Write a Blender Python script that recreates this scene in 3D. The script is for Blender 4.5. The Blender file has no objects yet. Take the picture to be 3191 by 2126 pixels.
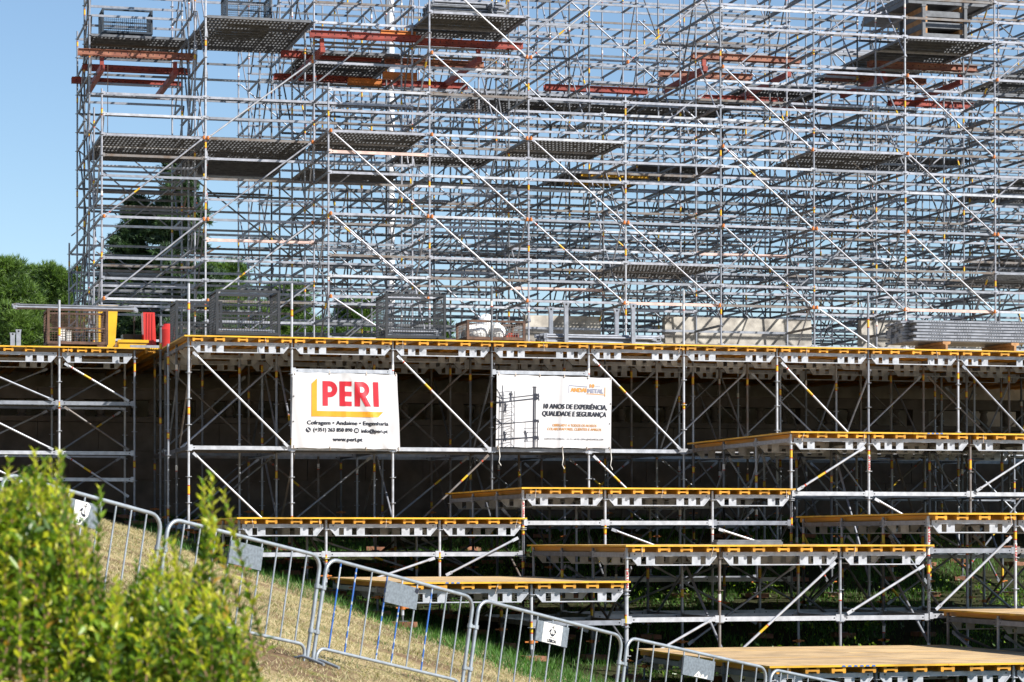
import bpy, math, random
import numpy as np
from mathutils import Vector, Matrix

random.seed(7)
R = math.radians
scene = bpy.context.scene
col = scene.collection

# ---------------------------------------------------------------- camera
cam_d = bpy.data.cameras.new('camera')
cam = bpy.data.objects.new('camera', cam_d)
col.objects.link(cam)
scene.camera = cam
cam_d.sensor_width = 36.0
cam_d.lens = 36.0 * 8062.2 / 3191.0
cam_d.shift_y = 505.0 / 3191.0
cam_d.clip_start = 0.1
cam_d.clip_end = 6000
cam.location = (0, 0, 0)
YAW, PITCH, ROLL = 0.25991, 0.014492, 0.0011983
cam.rotation_euler = (Matrix.Rotation(-YAW, 3, 'Z') @ Matrix.Rotation(math.pi / 2 + PITCH, 3, 'X')
                      @ Matrix.Rotation(-ROLL, 3, 'Z')).to_euler()
cam_d.dof.use_dof = True
cam_d.dof.focus_distance = 48.0
cam_d.dof.aperture_fstop = 7.5

# ---------------------------------------------------------------- world and sun
world = bpy.data.worlds.new('World')
scene.world = world
world.use_nodes = True
wn = world.node_tree
bg = wn.nodes['Background']
sky = wn.nodes.new('ShaderNodeTexSky')
sky.sky_type = 'NISHITA'
sky.sun_disc = False
LIGHT = Vector((-0.95, 0.95, -1.05)).normalized()
SUN = -LIGHT
sky.sun_elevation = math.asin(SUN.z)
sky.sun_rotation = math.atan2(SUN.x, SUN.y)
sky.altitude = 0
sky.air_density = 1.0
sky.dust_density = 0.0
sky.ozone_density = 3.5
wn.links.new(sky.outputs[0], bg.inputs[0])
bg.inputs[1].default_value = 0.068
sun_d = bpy.data.lights.new('sun', 'SUN')
sun_d.energy = 5.0
sun_d.angle = R(0.53)
sun_d.color = (1.0, 0.955, 0.89)
sun = bpy.data.objects.new('sun', sun_d)
sun.rotation_euler = LIGHT.to_track_quat('-Z', 'Y').to_euler()
sun.location = (20, -20, 30)
col.objects.link(sun)
scene.view_settings.view_transform = 'Standard'
scene.view_settings.look = 'None'
scene.view_settings.gamma = 1.0
scene.view_settings.use_curve_mapping = False
scene.view_settings.exposure = 1.05
scene.cycles.max_bounces = 6
scene.cycles.transparent_max_bounces = 24

# ---------------------------------------------------------------- materials
def mat(name, c, rough=0.6, metal=0.0, var=0.25, scale=6.0, bump=0.0, c2=None, detail=4.0, stretch=None, spec=0.5, coords='Object', lo=.35, hi=.65, stain=0.0):
    m = bpy.data.materials.new(name)
    m.use_nodes = True
    nt = m.node_tree
    b = nt.nodes['Principled BSDF']
    b.inputs['Roughness'].default_value = rough
    b.inputs['Metallic'].default_value = metal
    b.inputs['Specular IOR Level'].default_value = spec
    tc = nt.nodes.new('ShaderNodeTexCoord')
    mp = nt.nodes.new('ShaderNodeMapping')
    if stretch: mp.inputs['Scale'].default_value = stretch
    if coords == 'World':
        ge = nt.nodes.new('ShaderNodeNewGeometry')
        nt.links.new(ge.outputs['Position'], mp.inputs[0])
    else:
        nt.links.new(tc.outputs[coords], mp.inputs[0])
    no = nt.nodes.new('ShaderNodeTexNoise')
    no.inputs['Scale'].default_value = scale
    no.inputs['Detail'].default_value = detail
    nt.links.new(mp.outputs[0], no.inputs[0])
    rp = nt.nodes.new('ShaderNodeValToRGB')
    rp.color_ramp.elements[0].position = lo
    rp.color_ramp.elements[1].position = hi
    if c2 is None:
        a = tuple(x * (1 - var) for x in c); d = tuple(min(1, x * (1 + var)) for x in c)
    else:
        a, d = c, c2
    rp.color_ramp.elements[0].color = (*a, 1)
    rp.color_ramp.elements[1].color = (*d, 1)
    nt.links.new(no.outputs[0], rp.inputs[0])
    nt.links.new(rp.outputs[0], b.inputs['Base Color'])
    if stain:
        n2 = nt.nodes.new('ShaderNodeTexNoise'); n2.inputs['Scale'].default_value = 1.7; n2.inputs['Detail'].default_value = 9; n2.inputs['Roughness'].default_value = .65
        ge2 = nt.nodes.new('ShaderNodeNewGeometry'); nt.links.new(ge2.outputs['Position'], n2.inputs[0])
        r2 = nt.nodes.new('ShaderNodeValToRGB'); e = r2.color_ramp.elements
        e[0].position = .36; e[0].color = (1 - stain, 1 - stain, 1 - stain * .9, 1); e[1].position = .56; e[1].color = (1, 1, 1, 1)
        nt.links.new(n2.outputs[0], r2.inputs[0])
        mx = nt.nodes.new('ShaderNodeMix'); mx.data_type = 'RGBA'; mx.blend_type = 'MULTIPLY'; mx.inputs[0].default_value = 1
        nt.links.new(rp.outputs[0], mx.inputs[6]); nt.links.new(r2.outputs[0], mx.inputs[7]); nt.links.new(mx.outputs[2], b.inputs['Base Color'])
    if bump:
        bp = nt.nodes.new('ShaderNodeBump')
        bp.inputs['Strength'].default_value = bump
        bp.inputs['Distance'].default_value = 0.02
        nt.links.new(no.outputs[0], bp.inputs['Height'])
        nt.links.new(bp.outputs[0], b.inputs['Normal'])
    return m

M = {}
M['galv'] = mat('galvanised_steel', (.235, .25, .285), .42, .35, .16, 9, coords='World')
M['galv_bright'] = mat('sunlit_tone_galvanised_steel', (.40, .415, .45), .42, .3, .16, 9, coords='World')  # paler copy of the steel: sunlight on front members put into the colour
M['galv_mid'] = mat('lilac_grey_galvanised_steel', (.30, .31, .35), .42, .35, .2, 8, coords='World')
M['galv_dull'] = mat('weathered_shade_tone_galvanised_steel', (.105, .112, .125), .55, .25, .22, 7, coords='World')  # darker copy: shade on inner members put into the colour; also weathered gear
M['galv_rust'] = mat('rust_stained_galvanised_steel', (.115, .085, .065), .6, .15, .25, 5, c2=(.16, .155, .155), coords='World')
M['galv_pink'] = mat('primer_stained_steel', (.50, .36, .32), .6, .1, .15, 6, coords='World')
M['hole'] = mat('punched_hole', (.01, .01, .012), .9, 0, .1)
M['sticker_yellow'] = mat('yellow_sticker', (.50, .33, .015), .5, 0, .1)
M['sticker_red'] = mat('red_tape', (.38, .05, .02), .5, 0, .1)
M['sticker_white'] = mat('white_sticker', (.58, .57, .54), .5, 0, .05)
M['orange'] = mat('orange_coupler_paint', (.42, .13, .02), .5, .0, .2)
M['beam'] = mat('yellow_glazed_timber', (.50, .225, .012), .5, 0, .3, 3, stretch=(1, .15, 1), coords='World')
M['edge'] = mat('yellow_sealed_plywood_edge', (.46, .26, .03), .5, 0, .12, 3.5, c2=(.68, .38, .02), coords='World', detail=9, lo=.32, hi=.5, stain=.3)
M['ply'] = mat('tan_plywood_face', (.38, .25, .115), .6, 0, .2, 2.6, c2=(.66, .48, .26), stretch=(.30, 9, 1), coords='World', detail=6, lo=.3, hi=.7, stain=.38)
M['ply2'] = mat('darker_tan_plywood_face', (.33, .215, .105), .6, 0, .2, 2.1, c2=(.60, .43, .23), stretch=(.30, 9, 1), coords='World', detail=6, lo=.3, hi=.7, stain=.38)
M['blue_paint'] = mat('blue_spray_paint', (.02, .13, .40), .5, 0, .2)
M['red_steel'] = mat('red_painted_steel', (.15, .017, .011), .6, .0, .3, 4, c2=(.26, .035, .02), coords='World')
M['red_faded'] = mat('faded_red_steel', (.14, .035, .02), .6, .0, .3, 4, c2=(.25, .10, .055), coords='World')
M['rust'] = mat('rusty_steel', (.045, .026, .02), .8, .1, .3, 9, c2=(.12, .065, .042), coords='World')
M['crate_paint'] = mat('blue_grey_painted_steel', (.010, .013, .018), .6, .0, .3, 8, coords='World')
M['crate_blue'] = mat('dark_blue_painted_steel', (.008, .018, .032), .6, .0, .3, 8, coords='World')
M['concrete'] = mat('cast_concrete', (.20, .185, .165), .9, 0, .3, 3.0, bump=.4, c2=(.42, .395, .35), coords='World', detail=10)
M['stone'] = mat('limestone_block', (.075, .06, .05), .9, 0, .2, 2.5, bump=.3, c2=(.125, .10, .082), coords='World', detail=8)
M['banner'] = mat('white_vinyl', (.50, .50, .515), .45, 0, .03, 2)
M['ink_red'] = mat('red_print', (.42, .008, .02), .45, 0, .04)
M['ink_yellow'] = mat('yellow_print', (.62, .27, .012), .45, 0, .04)
M['ink_black'] = mat('black_print', (.012, .014, .025), .45, 0, .04)
M['ink_grey'] = mat('grey_print', (.22, .23, .30), .45, 0, .04)
M['ink_orange'] = mat('orange_print', (.52, .24, .06), .45, 0, .04)
M['timber'] = mat('raw_timber', (.36, .19, .08), .8, 0, .25, 5, coords='World')
M['brick_pad'] = mat('reddish_timber_pad', (.20, .085, .045), .8, 0, .25, 9, coords='World')
M['yellow_plastic'] = mat('yellow_painted_skip', (.52, .30, .01), .4, 0, .12, 3)
M['red_plastic'] = mat('red_plastic', (.42, .025, .02), .35, 0, .08, 3)
M['black_plastic'] = mat('black_plastic', (.015, .015, .018), .5, 0, .2, 3)
M['sack'] = mat('white_woven_sack', (.72, .72, .70), .8, 0, .15, 8, bump=.5)
M['mast'] = mat('white_painted_mast', (.80, .81, .82), .35, 0, .04, 1)
M['bark'] = mat('brown_bark', (.09, .055, .035), .95, 0, .3, 12, bump=.5)
M['stem'] = mat('brown_stem', (.16, .10, .05), .9, 0, .3, 30)
M['tie'] = mat('cream_strap', (.62, .52, .42), .8, 0, .1)

def leafmat(name, c, trans=.35, rough=.5):
    m = bpy.data.materials.new(name); m.use_nodes = True
    nt = m.node_tree; b = nt.nodes['Principled BSDF']; out = nt.nodes['Material Output']
    b.inputs['Base Color'].default_value = (*c, 1); b.inputs['Roughness'].default_value = rough
    t = nt.nodes.new('ShaderNodeBsdfTranslucent')
    t.inputs[0].default_value = (min(1, c[0] * 1.6), min(1, c[1] * 1.7), c[2] * .8, 1)
    mx = nt.nodes.new('ShaderNodeMixShader'); mx.inputs[0].default_value = trans
    nt.links.new(b.outputs[0], mx.inputs[1]); nt.links.new(t.outputs[0], mx.inputs[2])
    nt.links.new(mx.outputs[0], out.inputs[0])
    return m
M['leaf_dark'] = leafmat('dark_green_leaf', (.05, .105, .013), .35, .35)
M['leaf_mid'] = leafmat('mid_green_leaf', (.17, .275, .028), .42, .35)
M['leaf_young'] = leafmat('young_yellow_green_leaf', (.46, .47, .05), .46, .4)
M['leaf_dry'] = leafmat('yellowed_leaf', (.42, .24, .04), .35, .5)
M['pine_a'] = leafmat('pine_needles', (.10, .175, .028), .3, .6)
M['pine_b'] = leafmat('deep_pine_needles', (.03, .066, .014), .28, .6)
M['cedar_a'] = leafmat('cedar_needles', (.045, .09, .03), .22, .6)
M['cedar_b'] = leafmat('deep_cedar_needles', (.014, .034, .013), .2, .6)
M['grass_green'] = leafmat('lush_grass_blade', (.065, .17, .016), .35, .6)
M['grass_green2'] = leafmat('deep_grass_blade', (.04, .11, .012), .3, .6)
M['grass_dry'] = leafmat('straw_grass_blade', (.40, .34, .20), .25, .8)
M['grass_dry2'] = leafmat('faded_grass_blade', (.27, .25, .12), .25, .8)

# perforated steel plank: real holes by alpha in the sheet
def plankmat():
    m = bpy.data.materials.new('perforated_steel_sheet'); m.use_nodes = True
    nt = m.node_tree; L = nt.links.new; N = nt.nodes.new
    b = nt.nodes['Principled BSDF']
    b.inputs['Base Color'].default_value = (.36, .335, .30, 1); b.inputs['Roughness'].default_value = .55; b.inputs['Metallic'].default_value = .2
    tc = N('ShaderNodeTexCoord'); sp = N('ShaderNodeSeparateXYZ'); L(tc.outputs['Object'], sp.inputs[0])
    def math_(op, a, bb):
        n = N('ShaderNodeMath'); n.operation = op
        for i, x in enumerate((a, bb)):
            if x is None: continue
            if isinstance(x, (int, float)): n.inputs[i].default_value = x
            else: L(x, n.inputs[i])
        return n.outputs[0]
    def cell(src, per):
        return math_('ABSOLUTE', math_('SUBTRACT', math_('FRACT', math_('DIVIDE', src, per), None), .5), None)
    fx = cell(sp.outputs[0], .095); fy = cell(sp.outputs[1], .08)
    hole = math_('MULTIPLY', math_('LESS_THAN', fx, .22), math_('LESS_THAN', fy, .16))
    inv = math_('SUBTRACT', 1.0, hole)
    L(inv, b.inputs['Alpha'])
    return m
M['plank'] = plankmat()

def groundmat():
    m = bpy.data.materials.new('dry_lawn_soil'); m.use_nodes = True
    nt = m.node_tree; L = nt.links.new; N = nt.nodes.new
    b = nt.nodes['Principled BSDF']; b.inputs['Roughness'].default_value = .95; b.inputs['Specular IOR Level'].default_value = .1
    ge = N('ShaderNodeNewGeometry')
    n1 = N('ShaderNodeTexNoise'); n1.inputs['Scale'].default_value = .55; n1.inputs['Detail'].default_value = 5
    n2 = N('ShaderNodeTexNoise'); n2.inputs['Scale'].default_value = 16; n2.inputs['Detail'].default_value = 8
    n3 = N('ShaderNodeTexNoise'); n3.inputs['Scale'].default_value = 1.6; n3.inputs['Detail'].default_value = 4
    for n in (n1, n2, n3): L(ge.outputs['Position'], n.inputs[0])
    r1 = N('ShaderNodeValToRGB'); e = r1.color_ramp.elements
    e[0].position = .40; e[0].color = (.16, .11, .07, 1); e[1].position = .56; e[1].color = (.36, .30, .175, 1)
    L(n1.outputs[0], r1.inputs[0])
    r2 = N('ShaderNodeValToRGB'); e = r2.color_ramp.elements
    e[0].position = .3; e[0].color = (.45, .42, .40, 1); e[1].position = .7; e[1].color = (1.25, 1.2, 1.1, 1)
    L(n2.outputs[0], r2.inputs[0])
    mx = N('ShaderNodeMix'); mx.data_type = 'RGBA'; mx.blend_type = 'MULTIPLY'; mx.inputs[0].default_value = 1
    L(r1.outputs[0], mx.inputs[6]); L(r2.outputs[0], mx.inputs[7])
    r3 = N('ShaderNodeValToRGB'); e = r3.color_ramp.elements
    e[0].position = .56; e[0].color = (0, 0, 0, 1); e[1].position = .68; e[1].color = (1, 1, 1, 1)
    L(n3.outputs[0], r3.inputs[0])
    mx2 = N('ShaderNodeMix'); mx2.data_type = 'RGBA'
    mm = N('ShaderNodeMath'); mm.operation = 'MULTIPLY'; mm.inputs[1].default_value = .55; L(r3.outputs[0], mm.inputs[0])
    L(mm.outputs[0], mx2.inputs[0]); L(mx.outputs[2], mx2.inputs[6]); mx2.inputs[7].default_value = (.16, .17, .045, 1)
    sx = N('ShaderNodeSeparateXYZ'); L(ge.outputs['Position'], sx.inputs[0])
    def mth(op, a, bb):
        n = N('ShaderNodeMath'); n.operation = op
        for i, q in enumerate((a, bb)):
            if isinstance(q, (int, float)): n.inputs[i].default_value = q
            else: L(q, n.inputs[i])
        return n.outputs[0]
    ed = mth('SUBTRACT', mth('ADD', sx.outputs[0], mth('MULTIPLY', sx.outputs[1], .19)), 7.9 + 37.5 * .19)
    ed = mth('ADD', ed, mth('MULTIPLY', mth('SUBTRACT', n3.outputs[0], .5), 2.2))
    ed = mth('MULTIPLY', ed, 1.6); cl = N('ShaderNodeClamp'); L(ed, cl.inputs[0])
    mx3 = N('ShaderNodeMix'); mx3.data_type = 'RGBA'; L(cl.outputs[0], mx3.inputs[0]); L(mx2.outputs[2], mx3.inputs[6]); mx3.inputs[7].default_value = (.030, .032, .014, 1)  # grassy soil under the platforms, its colour darkened to deepen the shade there
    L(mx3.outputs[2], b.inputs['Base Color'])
    bp = N('ShaderNodeBump'); bp.inputs['Strength'].default_value = .8; bp.inputs['Distance'].default_value = .05
    L(n2.outputs[0], bp.inputs['Height']); L(bp.outputs[0], b.inputs['Normal'])
    return m
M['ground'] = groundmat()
M['terrace'] = mat('pale_gravel_paving', (.30, .27, .22), .95, 0, .2, 3, bump=.3, coords='World')

# ---------------------------------------------------------------- mesh helpers
class MB:
    def __init__(s): s.v = []; s.f = []; s.m = []; s.sm = []
    def add(s, vs, fs, m=0, smooth=False):
        o = len(s.v); s.v.extend([tuple(q) for q in vs])
        for q in fs:
            s.f.append(tuple(i + o for i in q)); s.m.append(m); s.sm.append(smooth)
    def box(s, x0, x1, y0, y1, z0, z1, m=0):
        s.add([(x0, y0, z0), (x1, y0, z0), (x1, y1, z0), (x0, y1, z0), (x0, y0, z1), (x1, y0, z1), (x1, y1, z1), (x0, y1, z1)],
              [(0, 3, 2, 1), (4, 5, 6, 7), (0, 1, 5, 4), (1, 2, 6, 5), (2, 3, 7, 6), (3, 0, 4, 7)], m)
    def frame(s, p0, p1, up=(0, 0, 1)):
        p0 = Vector(p0); p1 = Vector(p1); d = (p1 - p0).normalized(); up = Vector(up)
        sd = d.cross(up)
        if sd.length < 1e-4: sd = d.cross(Vector((0, 1, 0)))
        sd.normalize(); u = sd.cross(d).normalized()
        return p0, p1, d, sd, u
    def bar(s, p0, p1, w, h, m=0, up=(0, 0, 1)):
        p0, p1, d, sd, u = s.frame(p0, p1, up)
        vs = []
        for p in (p0, p1):
            for a, b in ((-1, -1), (1, -1), (1, 1), (-1, 1)): vs.append(p + sd * (a * w / 2) + u * (b * h / 2))
        s.add(vs, [(3, 2, 1, 0), (4, 5, 6, 7), (0, 1, 5, 4), (1, 2, 6, 5), (2, 3, 7, 6), (3, 0, 4, 7)], m)
    def tube(s, p0, p1, r, n=8, m=0, caps=True, r2=None):
        p0, p1, d, sd, u = s.frame(p0, p1); r2 = r if r2 is None else r2
        vs = []
        for p, q in ((p0, r), (p1, r2)):
            for i in range(n):
                a = 2 * math.pi * i / n; vs.append(p + (sd * math.cos(a) + u * math.sin(a)) * q)
        s.add(vs, [(i, (i + 1) % n, n + (i + 1) % n, n + i) for i in range(n)], m, True)
        if caps: s.add(vs, [tuple(range(n - 1, -1, -1)), tuple(range(n, 2 * n))], m)
    def path(s, pts, r, n=8, m=0, nrm=None):
        pts = [Vector(p) for p in pts]; rings = []
        for i, p in enumerate(pts):
            d = (pts[min(i + 1, len(pts) - 1)] - pts[max(i - 1, 0)]).normalized()
            ref = Vector(nrm) if nrm else Vector((0, 0, 1))
            sd = d.cross(ref)
            if sd.length < 1e-3: sd = d.cross(Vector((1, 0, 0)))
            sd.normalize(); u = sd.cross(d)
            rings.append([p + (sd * math.cos(2 * math.pi * k / n) + u * math.sin(2 * math.pi * k / n)) * r for k in range(n)])
        vs = [q for g in rings for q in g]; fs = []
        for i in range(len(pts) - 1):
            for k in range(n): fs.append((i * n + k, i * n + (k + 1) % n, (i + 1) * n + (k + 1) % n, (i + 1) * n + k))
        s.add(vs, fs, m, True)
        s.add(rings[0], [tuple(range(n - 1, -1, -1))], m); s.add(rings[-1], [tuple(range(n))], m)
    def prism(s, poly, y0, y1, m=0, ms=None):          # polygon in x,z extruded in y
        n = len(poly); vs = [(x, y0, z) for x, z in poly] + [(x, y1, z) for x, z in poly]
        ms = m if ms is None else ms
        s.add(vs, [tuple(range(n)), tuple(range(2 * n - 1, n - 1, -1))], m)
        s.add(vs, [(i, n + i, n + (i + 1) % n, (i + 1) % n) for i in range(n)], ms)
    def mesh(s, name, mats):
        me = bpy.data.meshes.new(name)
        me.from_pydata(s.v, [], s.f)
        for k in mats: me.materials.append(M[k])
        me.polygons.foreach_set('material_index', s.m)
        me.polygons.foreach_set('use_smooth', s.sm)
        me.update()
        return me

W = {}
def tag(o, label=None, cat=None, group=None, kind=None):
    if label: o['label'] = label
    if cat: o['category'] = cat
    if group: o['group'] = group
    if kind: o['kind'] = kind
    return o
def put(name, me, parent=None, mw=None):
    o = bpy.data.objects.new(name, me); col.objects.link(o)
    mw = mw or Matrix.Identity(4)
    if parent is not None:
        o.parent = parent
        o.matrix_basis = W[parent.name].inverted() @ mw
    else:
        o.matrix_basis = mw
    W[o.name] = mw
    return o
def thing(name, label, cat, loc=(0, 0, 0), group=None, rot=None):
    mw = Matrix.Translation(loc)
    if rot is not None: mw = mw @ rot
    return tag(put(name, None, None, mw), label, cat, group)
def T(x, y, z): return Matrix.Translation((x, y, z))
def along(p0, p1, up=(0, 0, 1)):
    p0 = Vector(p0); d = (Vector(p1) - p0).normalized(); up = Vector(up)
    y = up.cross(d)
    if y.length < 1e-4: y = Vector((0, 1, 0)).cross(d)
    y.normalize(); z = d.cross(y)
    m = Matrix((d, y, z)).transposed().to_4x4(); m.translation = p0
    return m

CACHE = {}
def cached(key, fn):
    if key not in CACHE: CACHE[key] = fn()
    return CACHE[key]

GALV = ('galv', 'galv', 'galv', 'galv_dull', 'galv_rust')
def galv(rng, dull=.3):  # larger dull share paints the shaded inner members darker
    x = rng.random()
    if x > dull: return 'galv_bright' if (dull < .3 and rng.random() < .8) else 'galv'
    return 'galv' if x > dull else ('galv_dull' if x > dull * .45 else 'galv_rust')

TUBE_R = 0.0245
def standard_mesh(L, top_phase, var, steel):
    """upright tube along +Z with rosettes every half metre, counted down from the top"""
    L = round(L, 2)
    def fn():
        b = MB(); b.tube((0, 0, 0), (0, 0, L), TUBE_R, 10)
        z = L - top_phase
        while z > .05:
            n = 8
            pts = [(.062 * math.cos(2 * math.pi * (i + .5) / n), .062 * math.sin(2 * math.pi * (i + .5) / n)) for i in range(n)]
            vs = [(x, y, z - .005) for x, y in pts] + [(x, y, z + .005) for x, y in pts]
            b.add(vs, [tuple(range(n - 1, -1, -1)), tuple(range(n, 2 * n))] + [(i, (i + 1) % n, n + (i + 1) % n, n + i) for i in range(n)], 0)
            z -= .5
        rr = random.Random(var * 91 + int(L * 10))
        z = L - .25 - rr.random() * .5
        while z > .3:
            h = .09 + rr.random() * .06
            k = rr.random()
            if k < .8:
                b.tube((0, 0, z - h), (0, 0, z), TUBE_R + .0015, 10, 1, False)
                b.tube((0, 0, z), (0, 0, z + .02), TUBE_R + .0018, 10, 2, False)
                b.tube((0, 0, z - h - .02), (0, 0, z - h), TUBE_R + .0018, 10, 2, False)
            else:
                b.tube((0, 0, z - .1), (0, 0, z), TUBE_R + .0015, 10, 3, False)
                b.tube((0, 0, z - .12), (0, 0, z - .1), TUBE_R + .0018, 10, 2, False)
            z -= rr.choice((1.5, 2.0, 2.5))
        return b.mesh('standard', (steel, 'sticker_yellow', 'sticker_red', 'sticker_white'))
    return cached(('std', L, round(top_phase, 2), var, steel), fn)

def add_ledger(b, L, h=.072, w=.034):
    b.box(.055, L - .055, -w / 2, w / 2, -h / 2, h / 2, 0)
    for x, sg in ((.03, 1), (L - .03, -1)):
        b.box(x - .02 if sg > 0 else x - .045, x + .045 if sg > 0 else x + .02, -.02, .02, -h / 2 - .012, h / 2 + .022, 0)
        hx = .105 if sg > 0 else L - .105
        n = 6
        for yy in (-w / 2 - .0015, w / 2 + .0015):
            vs = [(hx + .013 * math.cos(2 * math.pi * i / n), yy, .013 * math.sin(2 * math.pi * i / n)) for i in range(n)]
            b.add(vs, [tuple(range(n))], 1)
def ledger_mesh(L, steel, h=.072):
    L = round(L, 2)
    def fn():
        b = MB(); add_ledger(b, L, h); return b.mesh('ledger', (steel, 'hole'))
    return cached(('led', L, steel, h), fn)
def brace_mesh(L, steel, tape):
    L = round(L, 2)
    def fn():
        b = MB(); b.tube((.1, 0, 0), (L - .1, 0, 0), .021, 8)
        for x0, x1 in ((0, .12), (L - .12, L)): b.box(x0, x1, -.008, .008, -.026, .026)
        if tape:
            b.tube((L * .3, 0, 0), (L * .3 + .16, 0, 0), .0225, 8, 1, False)
            b.tube((L * .3 + .16, 0, 0), (L * .3 + .18, 0, 0), .0228, 8, 2, False)
            b.tube((.16, 0, 0), (.19, 0, 0), .0228, 8, 2, False)
        return b.mesh('diagonal_brace', (steel, 'sticker_yellow', 'sticker_red'))
    return cached(('brc', L, steel, tape), fn)
def girder_mesh(L):
    L = round(L, 2)
    def fn():
        b = MB(); t = .02
        b.box(.05, L - .05, -t, t, -.062, 0, 0)
        b.box(.16, L - .16, -t, t, -.205, -.188, 0)
        for s in (0, 1):
            f = (lambda x: x) if not s else (lambda x: L - x)
            poly = [(f(.06), -.062), (f(.155), -.188), (f(.225), -.188), (f(.225), -.062)]
            if s: poly = poly[::-1]
            b.prism(poly, -.009, .009, 0)
            p0 = (f(.05), 0, -.058); p1 = (f(.165), 0, -.192)
            b.bar(p0, p1, .04, .016, 0)
            n = 6
            for yy in (-t - .0015, t + .0015):
                b.add([(f(.12) + .012 * math.cos(2 * math.pi * i / n), yy, -.03 + .012 * math.sin(2 * math.pi * i / n)) for i in range(n)], [tuple(range(n))], 1)
            for i in range(2 if L > 1.8 else 1):
                x = .31 + i * .225
                a, c = sorted((f(x), f(x + .14)))
                b.box(a, c, -.009, .009, -.188, -.062, 0)
        return b.mesh('lattice_girder', ('galv_bright', 'hole'))  # girders all take the sunlit steel tone
    return cached(('gir', L), fn)
def beam_mesh(L):
    L = round(L, 2)
    def fn():
        b = MB(); w, h, fl, wb, c = .2, .08, .042, .03, .008
        half = [(-w / 2 + c, -h / 2), (-w / 2 + fl - c, -h / 2), (-w / 2 + fl, -h / 2 + c), (-w / 2 + fl, -wb / 2 - .004), (-w / 2 + fl + .012, -wb / 2),
                ]
        bot = half + [(-x, z) for x, z in half[::-1]]
        side = [(w / 2, -h / 2 + c), (w / 2, h / 2 - c)]
        top = [(-x, -z) for x, z in bot]
        sidel = [(-w / 2, h / 2 - c), (-w / 2, -h / 2 + c)]
        b.prism(bot + side + top + sidel, 0, L, 0)
        return b.mesh('timber_beam', ('beam',))
    return cached(('beam', L), fn)
def panel_mesh(w, d, k):
    w = round(w, 3); d = round(d, 3)
    def fn():
        b = MB(); t = .027
        vs = [(0, 0, -t), (w, 0, -t), (w, d, -t), (0, d, -t), (0, 0, 0), (w, 0, 0), (w, d, 0), (0, d, 0)]
        b.add(vs, [(0, 3, 2, 1), (4, 5, 6, 7)], 0)
        b.add(vs, [(0, 1, 5, 4), (1, 2, 6, 5), (2, 3, 7, 6), (3, 0, 4, 7)], 1)
        return b.mesh('plywood_panel', ('ply' if k else 'ply2', 'edge'))
    return cached(('pan', w, d, k), fn)
def plank_mesh(L, w=.32):
    L = round(L, 2)
    def fn():
        b = MB()
        b.add([(0, 0, 0), (L, 0, 0), (L, w, 0), (0, w, 0)], [(0, 1, 2, 3)], 0)
        for y in (.004, w - .004):
            b.box(.0, L, y - .003, y + .003, -.062, -.002, 1)
        for x0, x1 in ((-.004, .03), (L - .03, L + .004)): b.box(x0, x1, .008, w - .008, -.064, -.004, 1)
        for k in (1, 2):
            y = w * k / 3; b.box(.03, L - .03, y - .012, y + .012, -.018, -.002, 1)
        return b.mesh('steel_plank', ('plank', 'galv_dull'))
    return cached(('plk', L, w), fn)
def coupler_mesh():
    def fn():
        b = MB(); b.box(-.03, .03, -.075, -.02, -.035, .035, 0); b.box(-.012, .012, -.09, -.02, -.02, .05, 0); return b.mesh('coupler', ('orange',))
    return cached('coup', fn)
def jack_mesh():
    def fn():
        b = MB(); b.tube((0, 0, 0), (0, 0, .22), .018, 8); b.box(-.075, .075, -.075, .075, 0, .008); b.tube((0, 0, .18), (0, 0, .23), .045, 6, 1)
        b.box(-.1, .1, -.012, .012, .195, .215, 1); return b.mesh('base_jack', ('galv_dull', 'orange'))
    return cached('jack', fn)
def pad_mesh():
    def fn():
        b = MB(); b.box(-.17, .03, -.13, .13, -.08, 0); b.box(.04, .2, -.12, .14, -.085, -.008); return b.mesh('timber_pad', ('brick_pad',))
    return cached('pad', fn)

def p_standard(parent, x, y, z0, z1, phase, rng, dull=.25, steel=None):
    return put('standard', standard_mesh(z1 - z0, phase, rng.randrange(4), steel or galv(rng, dull)), parent, T(x, y, z0) )
def p_ledger(parent, p0, p1, rng, dull=.3, steel=None, h=.072):
    L = (Vector(p1) - Vector(p0)).length
    return put('ledger', ledger_mesh(L, steel or galv(rng, dull), h), parent, along(p0, p1))
def p_brace(parent, p0, p1, rng, dull=.25, steel=None):
    L = (Vector(p1) - Vector(p0)).length
    return put('diagonal_brace', brace_mesh(L, steel or galv(rng, dull), rng.random() < .25), parent, along(p0, p1))

# ---------------------------------------------------------------- ground
def ground_z(x, y):
    a = -1.3 - .275 * (x - 8.35) + .065 * (y - 37.9)
    a = np.where(x < -6, -1.3 - .275 * (-6 - 8.35) + .065 * (y - 37.9) - .1 * (x + 6) * .5, a) if isinstance(x, np.ndarray) else (a if x > -6 else -1.3 - .275 * (-6 - 8.35) + .065 * (y - 37.9) - .05 * (x + 6))
    b = -1.6 + .15 * (y - 42)
    if isinstance(x, np.ndarray):
        b = np.maximum(b, -3.4); return .5 * (a + b + np.sqrt((a - b) ** 2 + .04))
    b = max(b, -3.4); return .5 * (a + b + math.sqrt((a - b) ** 2 + .04))

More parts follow.
